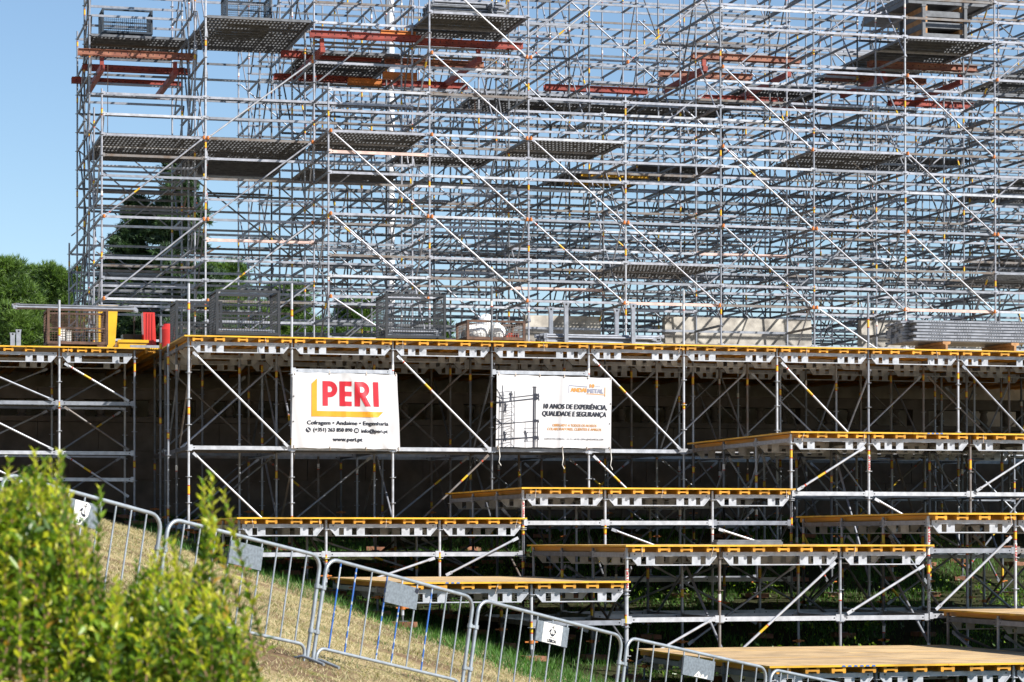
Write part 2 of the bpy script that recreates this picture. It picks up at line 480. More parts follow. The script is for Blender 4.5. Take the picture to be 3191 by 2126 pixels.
def build_ground():
    xs = np.concatenate([np.linspace(-140, -8, 18), np.arange(-7, 26, .5), np.linspace(27, 200, 24)])
    ys = np.concatenate([np.linspace(-120, -2, 14), np.arange(-1, 56.6, .5)])
    X, Y = np.meshgrid(xs, ys); Z = ground_z(X, Y)
    Z = Z + .018 * np.sin(X * 2.3 + Y * .7) * np.sin(Y * 1.9 - X * .4)
    nx, ny = len(xs), len(ys)
    me = bpy.data.meshes.new('ground')
    vs = np.stack([X.ravel(), Y.ravel(), Z.ravel()], 1)
    fs = [(j * nx + i, j * nx + i + 1, (j + 1) * nx + i + 1, (j + 1) * nx + i) for j in range(ny - 1) for i in range(nx - 1)]
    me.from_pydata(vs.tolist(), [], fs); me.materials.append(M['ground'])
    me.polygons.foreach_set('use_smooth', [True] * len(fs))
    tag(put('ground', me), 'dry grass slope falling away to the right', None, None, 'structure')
    b = MB()
    b.add([(-1500, 56.5, 2.35), (1500, 56.5, 2.35), (1500, 60.6, 2.35), (-1500, 60.6, 2.35), (-1500, 60.6, 4.4), (1500, 60.6, 4.4), (1500, 4000, 4.4), (-1500, 4000, 4.4)],
          [(0, 1, 2, 3), (3, 2, 5, 4), (4, 5, 6, 7)])
    tag(put('terrace', b.mesh('terrace', ('terrace',))), 'upper terrace behind the stage', None, None, 'structure')
build_ground()

# ---------------------------------------------------------------- balustrade wall under the main deck
def build_wall():
    rng = random.Random(5)
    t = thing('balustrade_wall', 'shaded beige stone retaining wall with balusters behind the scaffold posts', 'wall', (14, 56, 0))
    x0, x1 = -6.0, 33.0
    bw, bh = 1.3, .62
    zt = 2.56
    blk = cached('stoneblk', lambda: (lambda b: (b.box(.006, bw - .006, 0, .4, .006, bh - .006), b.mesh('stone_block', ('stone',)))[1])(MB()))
    z = zt - bh
    row = 0
    while z > -2.4:
        x = x0 - (bw / 2 if row % 2 else 0)
        while x < x1:
            if z > ground_z(x + .6, 56) - bh:
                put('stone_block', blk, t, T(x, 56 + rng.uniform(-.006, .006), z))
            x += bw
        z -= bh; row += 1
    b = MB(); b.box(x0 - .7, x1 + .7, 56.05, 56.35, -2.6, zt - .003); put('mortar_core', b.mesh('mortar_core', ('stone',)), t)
    cop = cached('coping', lambda: (lambda b: (b.box(.004, 2.596, -.06, .46, 0, .11), b.mesh('coping_stone', ('stone',)))[1])(MB()))
    ral = cached('rail', lambda: (lambda b: (b.box(.004, 2.596, -.04, .44, 0, .24), b.box(.004, 2.596, -.09, .49, .2, .245), b.mesh('rail_stone', ('stone',)))[2])(MB()))
    x = x0
    while x < x1:
        put('coping_stone', cop, t, T(x, 56, zt + .003)); put('rail_stone', ral, t, T(x, 56, 3.05)); x += 2.6
    def bal():
        b = MB(); prof = [(0, .11), (.04, .11), (.06, .075), (.15, .105), (.24, .085), (.31, .07), (.33, .1), (.377, .1)]
        n = 10
        for (za, ra), (zb, rb) in zip(prof, prof[1:]): b.tube((0, 0, za), (0, 0, zb), ra, n, 0, False, rb)
        return b.mesh('baluster', ('stone',))
    bm = cached('bal', bal)
    def pier():
        b = MB(); b.box(-.2, .2, .02, .38, 0, .377); return b.mesh('pier', ('stone',))
    pm = cached('pier', pier)
    x = x0; k = 0
    while x < x1:
        if k % 5 == 0: put('pier', pm, t, T(x, 56, zt + .113))
        else: put('baluster', bm, t, T(x, 56.2, zt + .113))
        x += .56; k += 1
build_wall()

# ---------------------------------------------------------------- timber-decked platforms
def base(parent, x, y, rng):
    z = float(ground_z(x, y))
    put('timber_pad', pad_mesh(), parent, T(x, y, z + .085) @ Matrix.Rotation(rng.uniform(-.5, .5), 4, 'Z'))
    put('base_jack', jack_mesh(), parent, T(x, y, z + .088))
    return z + .3

def deck(parent, x0, x1, y0, y1, zt, rng, beam_y=None, spacing=.42, pw=2.5, pd=1.25, cells=None):
    nx = max(1, round((x1 - x0) / pw)); ny = max(1, round((y1 - y0) / pd))
    w = (x1 - x0) / nx; d = (y1 - y0) / ny
    for j in range(ny):
        for i in range(nx):
            put('plywood_panel', panel_mesh(w - .007, d - .007, rng.randrange(2)), parent, T(x0 + i * w, y0 + j * d, zt - (i + j) % 2 * .0015))

def beams(parent, xs, y0, y1, zt, rng):
    for x in xs:
        put('timber_beam', beam_mesh(y1 - y0), parent, T(x + rng.uniform(-.03, .03), y0 + rng.uniform(-.01, .012), zt - .029 - .04 - rng.uniform(0, .001)))

def bay_beams(bx0, bx1):
    """beam centres in one bay: one near each post, the others evenly between"""
    L = bx1 - bx0; n = 4 if L > 1.8 else 3
    return [bx0 + .17 + (L - .34) * i / n for i in range(n + 1)]

PLATS = {}
def platform(label, X0, bays, Yf, zt, ledgers, fbr, seed, ybk=5.78, rowoff=(0, 1.8, 3.6, 5.4), marks=()):
    rng = random.Random(seed)
    Xs = [X0]
    for w in bays: Xs.append(Xs[-1] + w)
    t = thing('stage_platform', label, 'platform', ((Xs[0] + Xs[-1]) / 2, Yf + 2.8, float(ground_z(Xs[0], Yf))), 'stepped stage platforms')
    zg = zt - .113                                       # top of the lattice girders
    rows = [Yf + r for r in rowoff]
    for j, y in enumerate(rows):
        for i, x in enumerate(Xs):
            zb = base(t, x, y, rng)
            if zb < zt - .35: p_standard(t, x, y, zb - .12, zt - .045, .16, rng, .12 if j == 0 else .4)  # front row in sunlit tone, rows behind toned darker as shade
        for i in range(len(bays)):
            put('lattice_girder', girder_mesh(bays[i]), t, T(Xs[i], y, zg))
            for zl in ledgers:
                if zl > ground_z(Xs[i + 1], y) + .25 and zl > ground_z(Xs[i], y) + .1:
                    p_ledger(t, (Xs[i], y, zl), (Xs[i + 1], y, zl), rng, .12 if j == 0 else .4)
    # ledgers running front to back
    for i, x in enumerate(Xs):
        for a, c in zip(rows, rows[1:]):
            p_ledger(t, (x, a, zg - .04), (x, c, zg - .04), rng, .4)
            for zl in ledgers:
                if zl > ground_z(x, a) + .3 and rng.random() < .6: p_ledger(t, (x, a, zl - .003), (x, c, zl - .003), rng, .4)
    # front braces: (bay, 1 '/' or -1 '\', z low, z high)
    for bi, sg, za, zb in fbr:
        xa, xb = Xs[bi] + .1, Xs[bi + 1] - .1
        if sg < 0: xa, xb = xb, xa
        p_brace(t, (xa, Yf - .055, za), (xb, Yf - .055, zb), rng, .1)
    for j, y in enumerate(rows[1:]):
        for i in range(len(bays)):
            if rng.random() < .8:
                xa, xb = Xs[i] + .08, Xs[i + 1] - .08
                if rng.random() < .5: xa, xb = xb, xa
                zl = max(float(ground_z(Xs[i], y)), float(ground_z(Xs[i + 1], y))) + .25
                if zt - .35 > zl + .3: p_brace(t, (xa, y - .055, zl), (xb, y - .055, zt - .35), rng, .5)
    for i, x in enumerate(Xs):
        for a, c in zip(rows, rows[1:]):
            if rng.random() < .6:
                if rng.random() < .5: a, c = c, a
                zl = max(float(ground_z(x, a)), float(ground_z(x, c))) + .25
                if zt - .35 > zl + .3: p_brace(t, (x + .055, a + .05, zl), (x + .055, c - .05, zt - .35), rng, .5)
    bx = []
    for i in range(len(bays)): bx += bay_beams(Xs[i], Xs[i + 1])
    beams(t, [x for x in bx], Yf - .12, Yf + ybk - .04, zt, rng)
    deck(t, Xs[0] - .06, Xs[-1] + .04, Yf - .15, Yf + ybk - .155, zt, rng)
    for x, n in marks:
        b = MB()
        for k in range(n):
            xx = x + k * .085
            b.prism([(xx, -.022), (xx + .06, -.022), (xx + .055, -.006), (xx + .015, -.003)], -.002, 0, 0)
        put('paint_mark', b.mesh('paint_mark', ('blue_paint',)), t, T(0, Yf - .1515, zt))
    # webbing straps hanging round a few beam ends
    for x in bx[::3]:
        if rng.random() < .8:
            b = MB(); b.bar((0, 0, 0), (rng.uniform(-.05, .03), 0, -.15), .004, .014, 0, (0, 1, 0))
            put('strap', b.mesh('strap', ('tie',)), t, T(x + .03, Yf - .135, zt - .03))
    PLATS[label] = t
    return t

B3 = (1.5, 2.0, 1.5)
platform('yellow edged platform with dark posts, level with the barrier tops beside the dry slope', 6.82, B3, 43.7, .40, (-.235,), [(2, 1, -.6, .05), (1, 1, -.9, -.3)], 11)
platform('yellow edged platform one step above its neighbour, below the scaffold company banner with drawings', 11.82, B3, 43.7, .93, (.31, -.7), [(1, -1, -.45, .2), (2, -1, -.2, .2)], 12)
platform('highest of the stepped yellow edged platforms, reaching up just below the main deck', 16.82, (1.5, 2.0, 1.5, 2.0), 43.7, 1.955, (.84, -.3), [(0, 1, .9, 1.68), (2, 1, .9, 1.68), (1, -1, -.2, .75), (3, 1, -.2, .7)], 13, marks=[(19.4, 4)])
platform('low tan topped platform with blue marks on its edge beside the tall green grass', 8.38, (2.0, 1.5), 37.9, -.62, (-1.26,), [], 14, marks=[(9.0, 3)])
platform('yellow edged platform carrying a loose grey plank', 11.9, B3, 37.9, -.07, (-1.22,), [(1, 1, -1.9, -.35), (2, 1, -1.15, -.4), (0, 1, -1.9, -1.2)], 15)
platform('yellow edged platform with deep plain left side, above the one with a loose plank', 16.9, (1.5, 2.0, 1.5), 37.9, .43, (-.17, -1.2), [(0, 1, -1.1, .05), (1, 1, -1.1, .05)], 16)
platform('lowest and nearest platform with a broad sunlit tan top and blue marks', 12.05, B3, 32.1, -1.65, (-2.25,), [(0, 1, -2.3, -1.95)], 17, marks=[(13.0, 6)])
platform('low tan topped platform beside weeds, casting shade on the broad lowest one', 17.05, B3, 32.1, -1.09, (-1.75,), [(0, 1, -2.2, -1.4), (1, 1, -2.2, -1.4)], 18)

# loose plank lying on one platform
b = MB(); b.box(0, 1.1, 0, .25, 0, .045); b.box(.02, 1.08, .01, .24, .0465, .075)
tag(put('plank', b.mesh('plank', ('galv_dull',)), None, T(13.5, 38.3, -.068)), 'short weathered grey plank lying loose on a yellow edged platform', 'plank')

# ---------------------------------------------------------------- main deck
MX0, MYF, MZ = 6.75, 49.5, 3.94
def build_main():
    rng = random.Random(21)
    t = thing('stage_platform', 'long main deck on scaffold posts with a yellow edge, carrying crates and banners', 'platform', (16, 53, 0), 'stepped stage platforms')
    Xs = [MX0 + 2 * i for i in range(13)]
    rows = [49.5, 51.25, 53.0, 54.75]
    zg = MZ - .113
    z1 = 1.79
    tall = {0: 1.0, 1: 1.05, 3: 1.1, 5: 1.12, 7: 1.15, 9: 1.15, 11: 1.15}
    for j, y in enumerate(rows):
        for i, x in enumerate(Xs):
            zb = base(t, x, y, rng)
            top = MZ + tall[i] if (j == 0 and i in tall) else MZ - .045
            p_standard(t, x, y, zb - .12, top, (top - MZ) + .205, rng, .1 if j == 0 else .5)  # shade under the deck painted in: posts behind the front get darker steel
        for i in range(12):
            put('lattice_girder', girder_mesh(2.0), t, T(Xs[i], y, zg))
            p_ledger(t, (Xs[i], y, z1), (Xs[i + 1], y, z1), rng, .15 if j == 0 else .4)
            if j > 0 and i < 6 : p_ledger(t, (Xs[i], y, z1 - 1.5), (Xs[i + 1], y, z1 - 1.5), rng, .4)
    for i, x in enumerate(Xs):
        for a, c in zip(rows, rows[1:]):
            p_ledger(t, (x, a, zg - .04), (x, c, zg - .04), rng, .4)
            p_ledger(t, (x, a, z1 - .003), (x, c, z1 - .003), rng, .4)
    for i in range(12):                                   # walkway of steel planks behind the front posts
        for k in range(5):
            put('steel_plank', plank_mesh(1.9), t, T(Xs[i] + .05, 49.54 + k * .335, z1 + .045))
    for i in (0, 2, 4, 6, 8, 10):
        p_brace(t, (Xs[i] + .08, MYF - .055, 3.62), (Xs[i + 1] - .08, MYF - .055, z1 + .03), rng, .05)
    for i, sg in ((0, -1), (2, 1), (4, -1), (5, 1), (8, -1)):
        a, c = (Xs[i] + .08, Xs[i + 1] - .5) if sg < 0 else (Xs[i + 1] - .08, Xs[i] + .5)
        p_brace(t, (a, MYF - .055, z1 - .1), (c, MYF - .055, .35), rng, .1)
    for j, y in enumerate(rows[1:]):
        for i in range(12):
            for za, zb in ((z1 + .05, 3.5), (.2, z1 - .1)):
                if rng.random() < .85:
                    a, c = Xs[i] + .08, Xs[i + 1] - .08
                    if rng.random() < .7: a, c = c, a
                    p_brace(t, (a, y - .055, zb), (c, y - .055, za), rng, .6)
    for i, x in enumerate(Xs):
        for a, c in zip(rows, rows[1:]):
            for za, zb in ((z1 + .05, 3.5), (.2, z1 - .1)):
                if rng.random() < .5:
                    if rng.random() < .5: a, c = c, a
                    p_brace(t, (x + .055, a, za), (x + .055, c, zb), rng, .5)
    for y in (51.25, 53.0, 54.75):
        for i in range(12):
            if rng.random() < .6: p_standard(t, Xs[i] + 1.0 + rng.uniform(-.35, .35), y + .12, float(ground_z(Xs[i] + 1, y)) + .02, MZ - .115, .3, rng, .6)
    bx = []
    for i in range(12): bx += [Xs[i] + .14 + (2.0 - .28) * k / 4.0 for k in range(5)]
    beams(t, bx, MYF - .12, 55.0, MZ, rng)
    beams(t, bx[::2], 55.05, 60.5, MZ, rng)
    deck(t, MX0 - .1, Xs[-1] + .1, MYF - .15, 60.6, MZ, rng)
    # set-back stretch on the left
    LX = [-1.4, .6, 2.6, 4.6, 6.12]
    lrows = [53.0, 54.75]
    for j, y in enumerate(lrows):
        for i, x in enumerate(LX):
            zb = base(t, x, y, rng)
            top = MZ + .95 if (j == 0 and i in (1, 3)) else MZ - .045
            p_standard(t, x, y, zb - .12, top, (top - MZ) + .205, rng, .1)
        for i in range(4):
            L = LX[i + 1] - LX[i]
            put('lattice_girder', girder_mesh(L), t, T(LX[i], y, zg))
            for zl in (2.8, 1.79, 1.25):
                if zl == 1.25 and j: continue
                p_ledger(t, (LX[i], y, zl), (LX[i + 1], y, zl), rng, .15)
    for i in range(4):
        for zl in (2.8, 1.79):
            for k in range(2): put('steel_plank', plank_mesh(LX[i + 1] - LX[i] - .1), t, T(LX[i] + .05, 53.5 + k * .4, zl + .045))
        for za, zb in ((2.85, 3.6), (1.85, 2.72), (.9, 1.75)):
            p_brace(t, (LX[i] + .1, 52.945, zb), (LX[i + 1] - .12, 52.945, za), rng, .1)
            p_brace(t, (LX[i + 1] - .1, 54.7, zb), (LX[i] + .12, 54.7, za), rng, .3)
    lb = []
    for i in range(4): lb += [LX[i] + .14 + (LX[i + 1] - LX[i] - .28) * k / 4.0 for k in range(4)]
    beams(t, lb + [6.4], 52.88, 60.5, MZ, rng)
    deck(t, -1.5, MX0 - .105, 52.85, 60.6, MZ, rng)
    for x in (6.2,):
        for y in (51.0, 52.2): p_standard(t, x + .35, y, .25, MZ + (.6 if y > 52 else -.05), .2, rng, .2)
    for x in bx[3::7] + lb[::4]:
        y = MYF if x > 6.6 else 53.0
        b = MB(); b.bar((0, 0, 0), (rng.uniform(-.05, .03), 0, -.15), .004, .014, 0, (0, 1, 0))
        put('strap', b.mesh('strap', ('tie',)), t, T(x + .03, y - .135, MZ - .03))
    # ledgers the banners are tied to
    p_ledger(t, (Xs[1], MYF, 3.3), (Xs[2], MYF, 3.3), rng, 0)
    p_ledger(t, (Xs[3], MYF, 3.33), (Xs[4], MYF, 3.33), rng, 0)
    return t
build_main()
# ---------------------------------------------------------------- tall scaffold behind the deck
ZD = 9.94                                                 # level of the middle working decks
def build_upper():
    rng = random.Random(33)
    t = thing('scaffold', 'tall open grid of galvanised scaffold tubes with metal decks rising behind the main deck', 'scaffold', (20, 66, 4.4))
    CX = [11.73 + 2.5 * i for i in range(11)]             # columns of the projecting part
    AX = [6.5, 9.03]                                      # set-back columns on the left
    RC = [61.3, 63.2, 64.45, 66.3, 68.2, 69.5, 71.5, 73.4, 75.3]
    RA = [63.2, 65.08, 66.25, 67.55, 69.5, 71.8]
    zb = 4.4
    TOP = 15.94
    ph = .06
    def top_at(c, j):
        if c < 2:
            return {0: (11.0, TOP)[c], 1: (10.85, TOP)[c], 2: TOP, 3: TOP, 4: 13.6 if c == 0 else TOP, 5: 8.2}[j]
        i = c - 2
        if j == 0: return 11.05 if i in (0, 3) else TOP
        if j == 1: return 11.05 if i == 3 else TOP
        return TOP
    cols = [(x, RA) for x in AX] + [(x, RC) for x in CX]
    for c, (x, rows) in enumerate(cols):
        for j, y in enumerate(rows):
            tp = top_at(c, j)
            # rosettes at ZD + .5k : phase so that they fall on the levels
            phase = (tp - (ZD - .05)) % .5
            p_standard(t, x, y, zb + .02, tp, phase, rng, steel=rng.choice(('galv_mid', 'galv_mid', 'galv_bright', 'galv') if j == 0 else ('galv_mid', 'galv', 'galv', 'galv_dull')))  # front standards paler as sunlit, inner ones darker as shaded
    stuff_l = MB(); stuff_m = {'n': 0}
    led = []                                              # (score, p0, p1)
    front_k = [-11, -10, -8, -7, -6, -4, -2, -1, 0, 1, 2, 3, 4, 6, 7, 8, 10, 11]
    kmin, kmax = -11, 11
    def z_of(k): return ZD - .05 + .5 * k
    def lx(p0, p1, score): led.append((score, p0, p1))
    # ledgers along x
    def span(cA, cB, j, y):
        xa, xb = cols[cA][0], cols[cB][0]
        tp = min(top_at(cA, j), top_at(cB, j))
        for k in range(kmin, kmax + 1):
            z = z_of(k)
            if z > tp - .03: continue
            if cA == 0:                                   # open bay at the left end
                if k > 0 and not ((j == 0 and k in (1, 2)) or (j >= 2 and k in (3, 4, 6, 7, 8, 10)) or (j == 4 and k in (0, 2))): continue
                if k <= 0 and k not in front_k and rng.random() < .5: continue
                if k <= 0 and j > 1 and rng.random() > .72: continue
            elif cA == 1:
                if k > 0 and rng.random() > .55: continue
                if k <= 0 and j > 1 and rng.random() > .75: continue
            elif j == 0:
                if k not in front_k: continue
            elif j == 1:
                if rng.random() > .80: continue
            else:
                if rng.random() > (.70 if k < 1 else .52): continue
            lx((xa, y, z), (xb, y, z), j * 3 + (0 if k > -9 else 2))
    for j in range(len(RA)):
        span(0, 1, j, RA[j])
    for j, y in enumerate(RC):                             # bay joining the set-back part to the rest
        if j == 0: continue
        jj = min(range(len(RA)), key=lambda q: abs(RA[q] - y))
        if abs(RA[jj] - y) < .3: span(1, 2, jj, y)
    for c in range(2, len(cols) - 1):
        for j, y in enumerate(RC): span(c, c + 1, j, y)
    # ledgers front to back
    for c, (x, rows) in enumerate(cols):
        for j in range(len(rows) - 1):
            tp = min(top_at(c, j), top_at(c, j + 1))
            for k in range(kmin, kmax + 1):
                z = z_of(k) - .004
                if z > tp - .03: continue
                pr = .74 if k < 1 else .62
                if c == 0: pr = .9
                if rng.random() < pr: lx((x, rows[j], z), (x, rows[j + 1], z), 8 + j * 3)
    led.sort(key=lambda q: q[0])
    for n, (s, p0, p1) in enumerate(led):
        if n < 300:
            if rng.random() < .03:
                L = (Vector(p1) - Vector(p0)).length
                put('ledger', ledger_mesh(L, 'galv_pink'), t, along(p0, p1))
            else: p_ledger(t, p0, p1, rng, steel=rng.choice(('galv_mid', 'galv_mid', 'galv_mid', 'galv_bright', 'galv', 'galv_rust') if abs(p0[0] - p1[0]) > .1 else ('galv', 'galv_dull')), h=.058)  # front-to-back ledgers darker: shade on their left faces put into the steel
        else:
            b = stuff_l; v0 = len(b.f)
            a, c_ = Vector(p0), Vector(p1); d = (c_ - a).normalized() * .05
            b.bar(a + d, c_ - d, .034, .058, rng.choice((0, 0, 0, 1, 1, 2) if abs(d.x) > abs(d.y) else (1, 1, 2)))  # same shade tone by direction for the joined rear ledgers
    o = put('ledger_mass', stuff_l.mesh('ledger_mass', ('galv', 'galv_dull', 'galv_rust')), t); o['kind'] = 'stuff'
    # diagonals in the front faces
    cp = coupler_mesh()
    def diag(cA, y, ka, kb):
        p0 = (cols[cA][0] + .05, y - .06, z_of(ka)); p1 = (cols[cA + 1][0] - .05, y - .06, z_of(kb))
        p_brace(t, p0, p1, rng, steel=rng.choice(('galv_mid', 'galv_mid', 'galv_bright')))
        for p in (p0, p1): put('coupler', cp, t, T(p[0], y, p[2]))
    for cc, a, b_ in [(0, 0, -4), (0, -4, -8), (0, -8, -12), (1, 8, 4), (1, 4, 0), (1, 0, -4), (1, -4, -8), (2, 0, -4), (2, -4, -8), (2, 4, 8), (3, -4, -8), (3, 4, 8),
                    (4, 4, 0), (4, 0, -4), (4, -4, -8), (5, -4, -8), (5, -8, -12), (6, 4, 0), (6, 0, -4), (6, -4, -8), (7, 4, 8), (7, -4, -8), (8, 4, 0), (8, 0, -4), (9, 0, -4)]:
        if b_ == -12: b_ = -11
        diag(cc + 2, 61.3, a, b_)
    for cA, a, b_ in [(0, -4, 0), (0, -8, -4), (1, 0, 4), (1, -4, 0), (1, -8, -4)]: diag(cA, 63.2, a, b_)
    # diagonals inside
    inner = []
    for c in range(0, len(cols) - 1):
        rows = cols[c][1] if c < 1 else (RC if c > 1 else [63.2, 66.3, 69.5])
        for j, y in enumerate(rows):
            if j == 0 and c != 1: continue
            for k in range(-11, 9, 2):
                if z_of(k + 4) > 15: continue
                if c < 2 and k > (0 if c == 0 else -4): continue
                if rng.random() < .30:
                    a, d = (k, k + 4) if rng.random() < .5 else (k + 4, k)
                    inner.append(((cols[c][0] + .05, y - .055, z_of(a)), (cols[c + 1][0] - .05, y - .055, z_of(d))))
    for c, (x, rows) in enumerate(cols):
        for j in range(len(rows) - 1):
            for k in range(-11, 9, 2):
                tp = min(top_at(c, j), top_at(c, j + 1))
                if z_of(k + 4) > tp: continue
                if rng.random() < .5:
                    a, d = (k, k + 4) if rng.random() < .5 else (k + 4, k)
                    inner.append(((x + .055, rows[j] + .03, z_of(a)), (x + .055, rows[j + 1] - .03, z_of(d))))
    rng.shuffle(inner)
    inner.sort(key=lambda q: q[0][1] > 66)
    mb = MB()
    for n, (p0, p1) in enumerate(inner):
        if n < 255: p_brace(t, p0, p1, rng, steel=rng.choice(('galv', 'galv_dull', 'galv_mid')))
        else: mb.tube(p0, p1, .021, 6, rng.choice((0, 0, 1)), False)
    o = put('brace_mass', mb.mesh('brace_mass', ('galv', 'galv_dull')), t); o['kind'] = 'stuff'
    # perforated metal decks
    def mdeck(x0, y0, y1, z, L=2.5):
        n = int((y1 - y0) / .33)
        for i in range(n):
            put('steel_plank', plank_mesh(L - .1), t, T(x0 + .05, y0 + .03 + i * .33, z + .045))
    for i in (0, 2, 5): mdeck(CX[i], 61.3, 64.45, ZD - .05)
    for i in (3, 7): mdeck(CX[i], 61.3, 64.45, ZD - 3.05)
    mdeck(CX[1], 64.45, 66.3, ZD - .05); mdeck(CX[3], 66.3, 69.5, ZD - .05); mdeck(CX[8], 64.45, 69.5, ZD - .05)
    mdeck(AX[0], 63.2, 67.5, ZD - .05, 2.53); mdeck(AX[1], 63.2, 66.3, ZD - .05, 2.7); mdeck(AX[1], 66.3, 69.5, ZD - .05, 2.7)
    mdeck(CX[1], 61.3, 64.45, ZD + 2.95); mdeck(CX[6], 61.3, 68.2, ZD + 2.95); mdeck(CX[8], 63.2, 68.2, ZD + 2.95)
    mdeck(AX[0], 66.25, 69.5, ZD + 2.95, 2.53); mdeck(AX[1], 63.2, 67.55, ZD + 2.95, 2.7)
    mdeck(CX[0], 64.45, 68.2, ZD + 2.45); mdeck(CX[2], 66.3, 69.5, ZD + 1.95); mdeck(CX[3], 66.3, 69.5, ZD + 1.95); mdeck(CX[4], 66.3, 69.5, ZD + 1.95); mdeck(CX[5], 66.3, 69.5, ZD + 2.45)
    mdeck(CX[4], 68.2, 71.5, ZD + .45); mdeck(CX[7], 68.2, 71.5, ZD + .95); mdeck(CX[8], 66.3, 69.5, ZD - 2.05)
    mdeck(CX[0], 64.45, 66.3, ZD - .55)
    # vertical tie rods
    for x, y, za, zb_ in ((7.0, 66.6, 10, 12.2), (9.6, 67.4, 9.9, 12.3), (12.3, 65.0, 4.5, 12), (13.4, 66.9, 4.5, 12), (16.4, 65.4, 5, 12), (22.4, 65.0, 4.5, 12), (27.0, 64.9, 5, 12), (29.1, 65.1, 5, 12)):
        b = MB(); b.tube((0, 0, 0), (0, 0, zb_ - za), .009, 6); put('tie_rod', b.mesh('tie_rod', ('rust',)), t, T(x, y, za))
    # red steel walers under the upper decks
    def waler(L, k):
        def fn():
            b = MB(); h = .15
            for s in (-1, 1):
                y = s * .07
                b.box(0, L, y - .005, y + .005, -h / 2, h / 2, 0)
                for z in (-h / 2 + .004, h / 2 - .004): b.box(0, L, min(y, y + s * .05), max(y, y + s * .05), z - .004, z + .004, 0)
                x = .12
                while x < L - .05:
                    n = 6; yy = y + s * .0065
                    b.add([(x + .017 * math.cos(2 * math.pi * i / n), yy, .017 * math.sin(2 * math.pi * i / n)) for i in range(n)], [tuple(range(n))], 1)
                    x += .16
            for x in (.25, L / 2, L - .25): b.box(x - .03, x + .03, -.065, .065, -.06, .06, 0)
            return b.mesh('waler', (k, 'hole'))
        return cached(('wal', L, k), fn)
    for x, y, z, L, k in ((6.15, 65.6, 12.32, 2.9, 'red_faded'), (6.45, 67.6, 12.3, 2.8, 'red_steel'), (6.3, 69.0, 12.2, 2.9, 'red_steel'), (11.6, 63.0, 12.55, 2.8, 'red_steel'), (14.3, 63.05, 12.5, 2.75, 'red_steel'),
                       (11.2, 64.9, 12.38, 2.6, 'red_steel'), (13.9, 64.9, 12.33, 2.6, 'red_faded'), (11.3, 66.6, 12.1, 2.6, 'red_steel'), (14.0, 66.6, 12.07, 2.5, 'red_steel'), (18.7, 66.9, 12.2, 2.9, 'red_steel'), (18.4, 68.0, 12.1, 2.5, 'red_steel'),
                       (21.7, 63.4, 12.55, 3.0, 'red_faded'), (21.4, 65.2, 12.4, 2.6, 'red_faded'), (26.6, 63.4, 12.57, 3.1, 'red_faded'), (26.0, 64.9, 12.45, 2.9, 'red_faded'), (28.3, 66.0, 12.05, 2.5, 'red_steel'), (23.0, 66.6, 12.05, 2.4, 'red_steel'), (25.2, 66.8, 12.0, 2.6, 'red_steel')):
        put('waler', waler(L, k), t, T(x, y, z))
    for x, ya, yb, z in ((6.75, 65.5, 69.2, 12.15), (8.6, 65.5, 69.2, 12.12), (11.9, 62.9, 66.8, 12.38), (15.9, 62.9, 66.8, 12.32), (22.0, 63.2, 66.6, 12.42), (24.3, 63.2, 66.8, 12.38), (27.0, 63.2, 66.2, 12.42), (29.2, 63.2, 66.2, 12.4)):
        b = MB(); b.bar((0, 0, 0), (0, yb - ya, 0), .12, .13)
        b.box(-.05, .05, .1, .2, .09, .28); put('cross_waler', b.mesh('cross_waler', ('red_steel',)), t, T(x, ya, z - .22))
    for x, y, z in ((13.5, 63.6, 12.75), (13.2, 66.3, 12.0), (13.9, 65.2, 12.0)):
        b = MB(); b.box(0, .9, -.06, .06, -.09, .09); b.box(0, .9, -.09, .09, .075, .092); b.box(0, .9, -.09, .09, -.092, -.075)
        put('short_beam', b.mesh('short_beam', ('orange',)), t, T(x, y, z))
    b = MB(); b.box(0, 1.9, 0, 1.6, 0, .03); b.box(0, 1.9, -.02, .02, -.12, 0); b.box(0, 1.9, 1.58, 1.62, -.12, 0)
    put('timber_tray', b.mesh('timber_tray', ('edge',)), t, T(19.7, 66.8, 9.93))
build_upper()
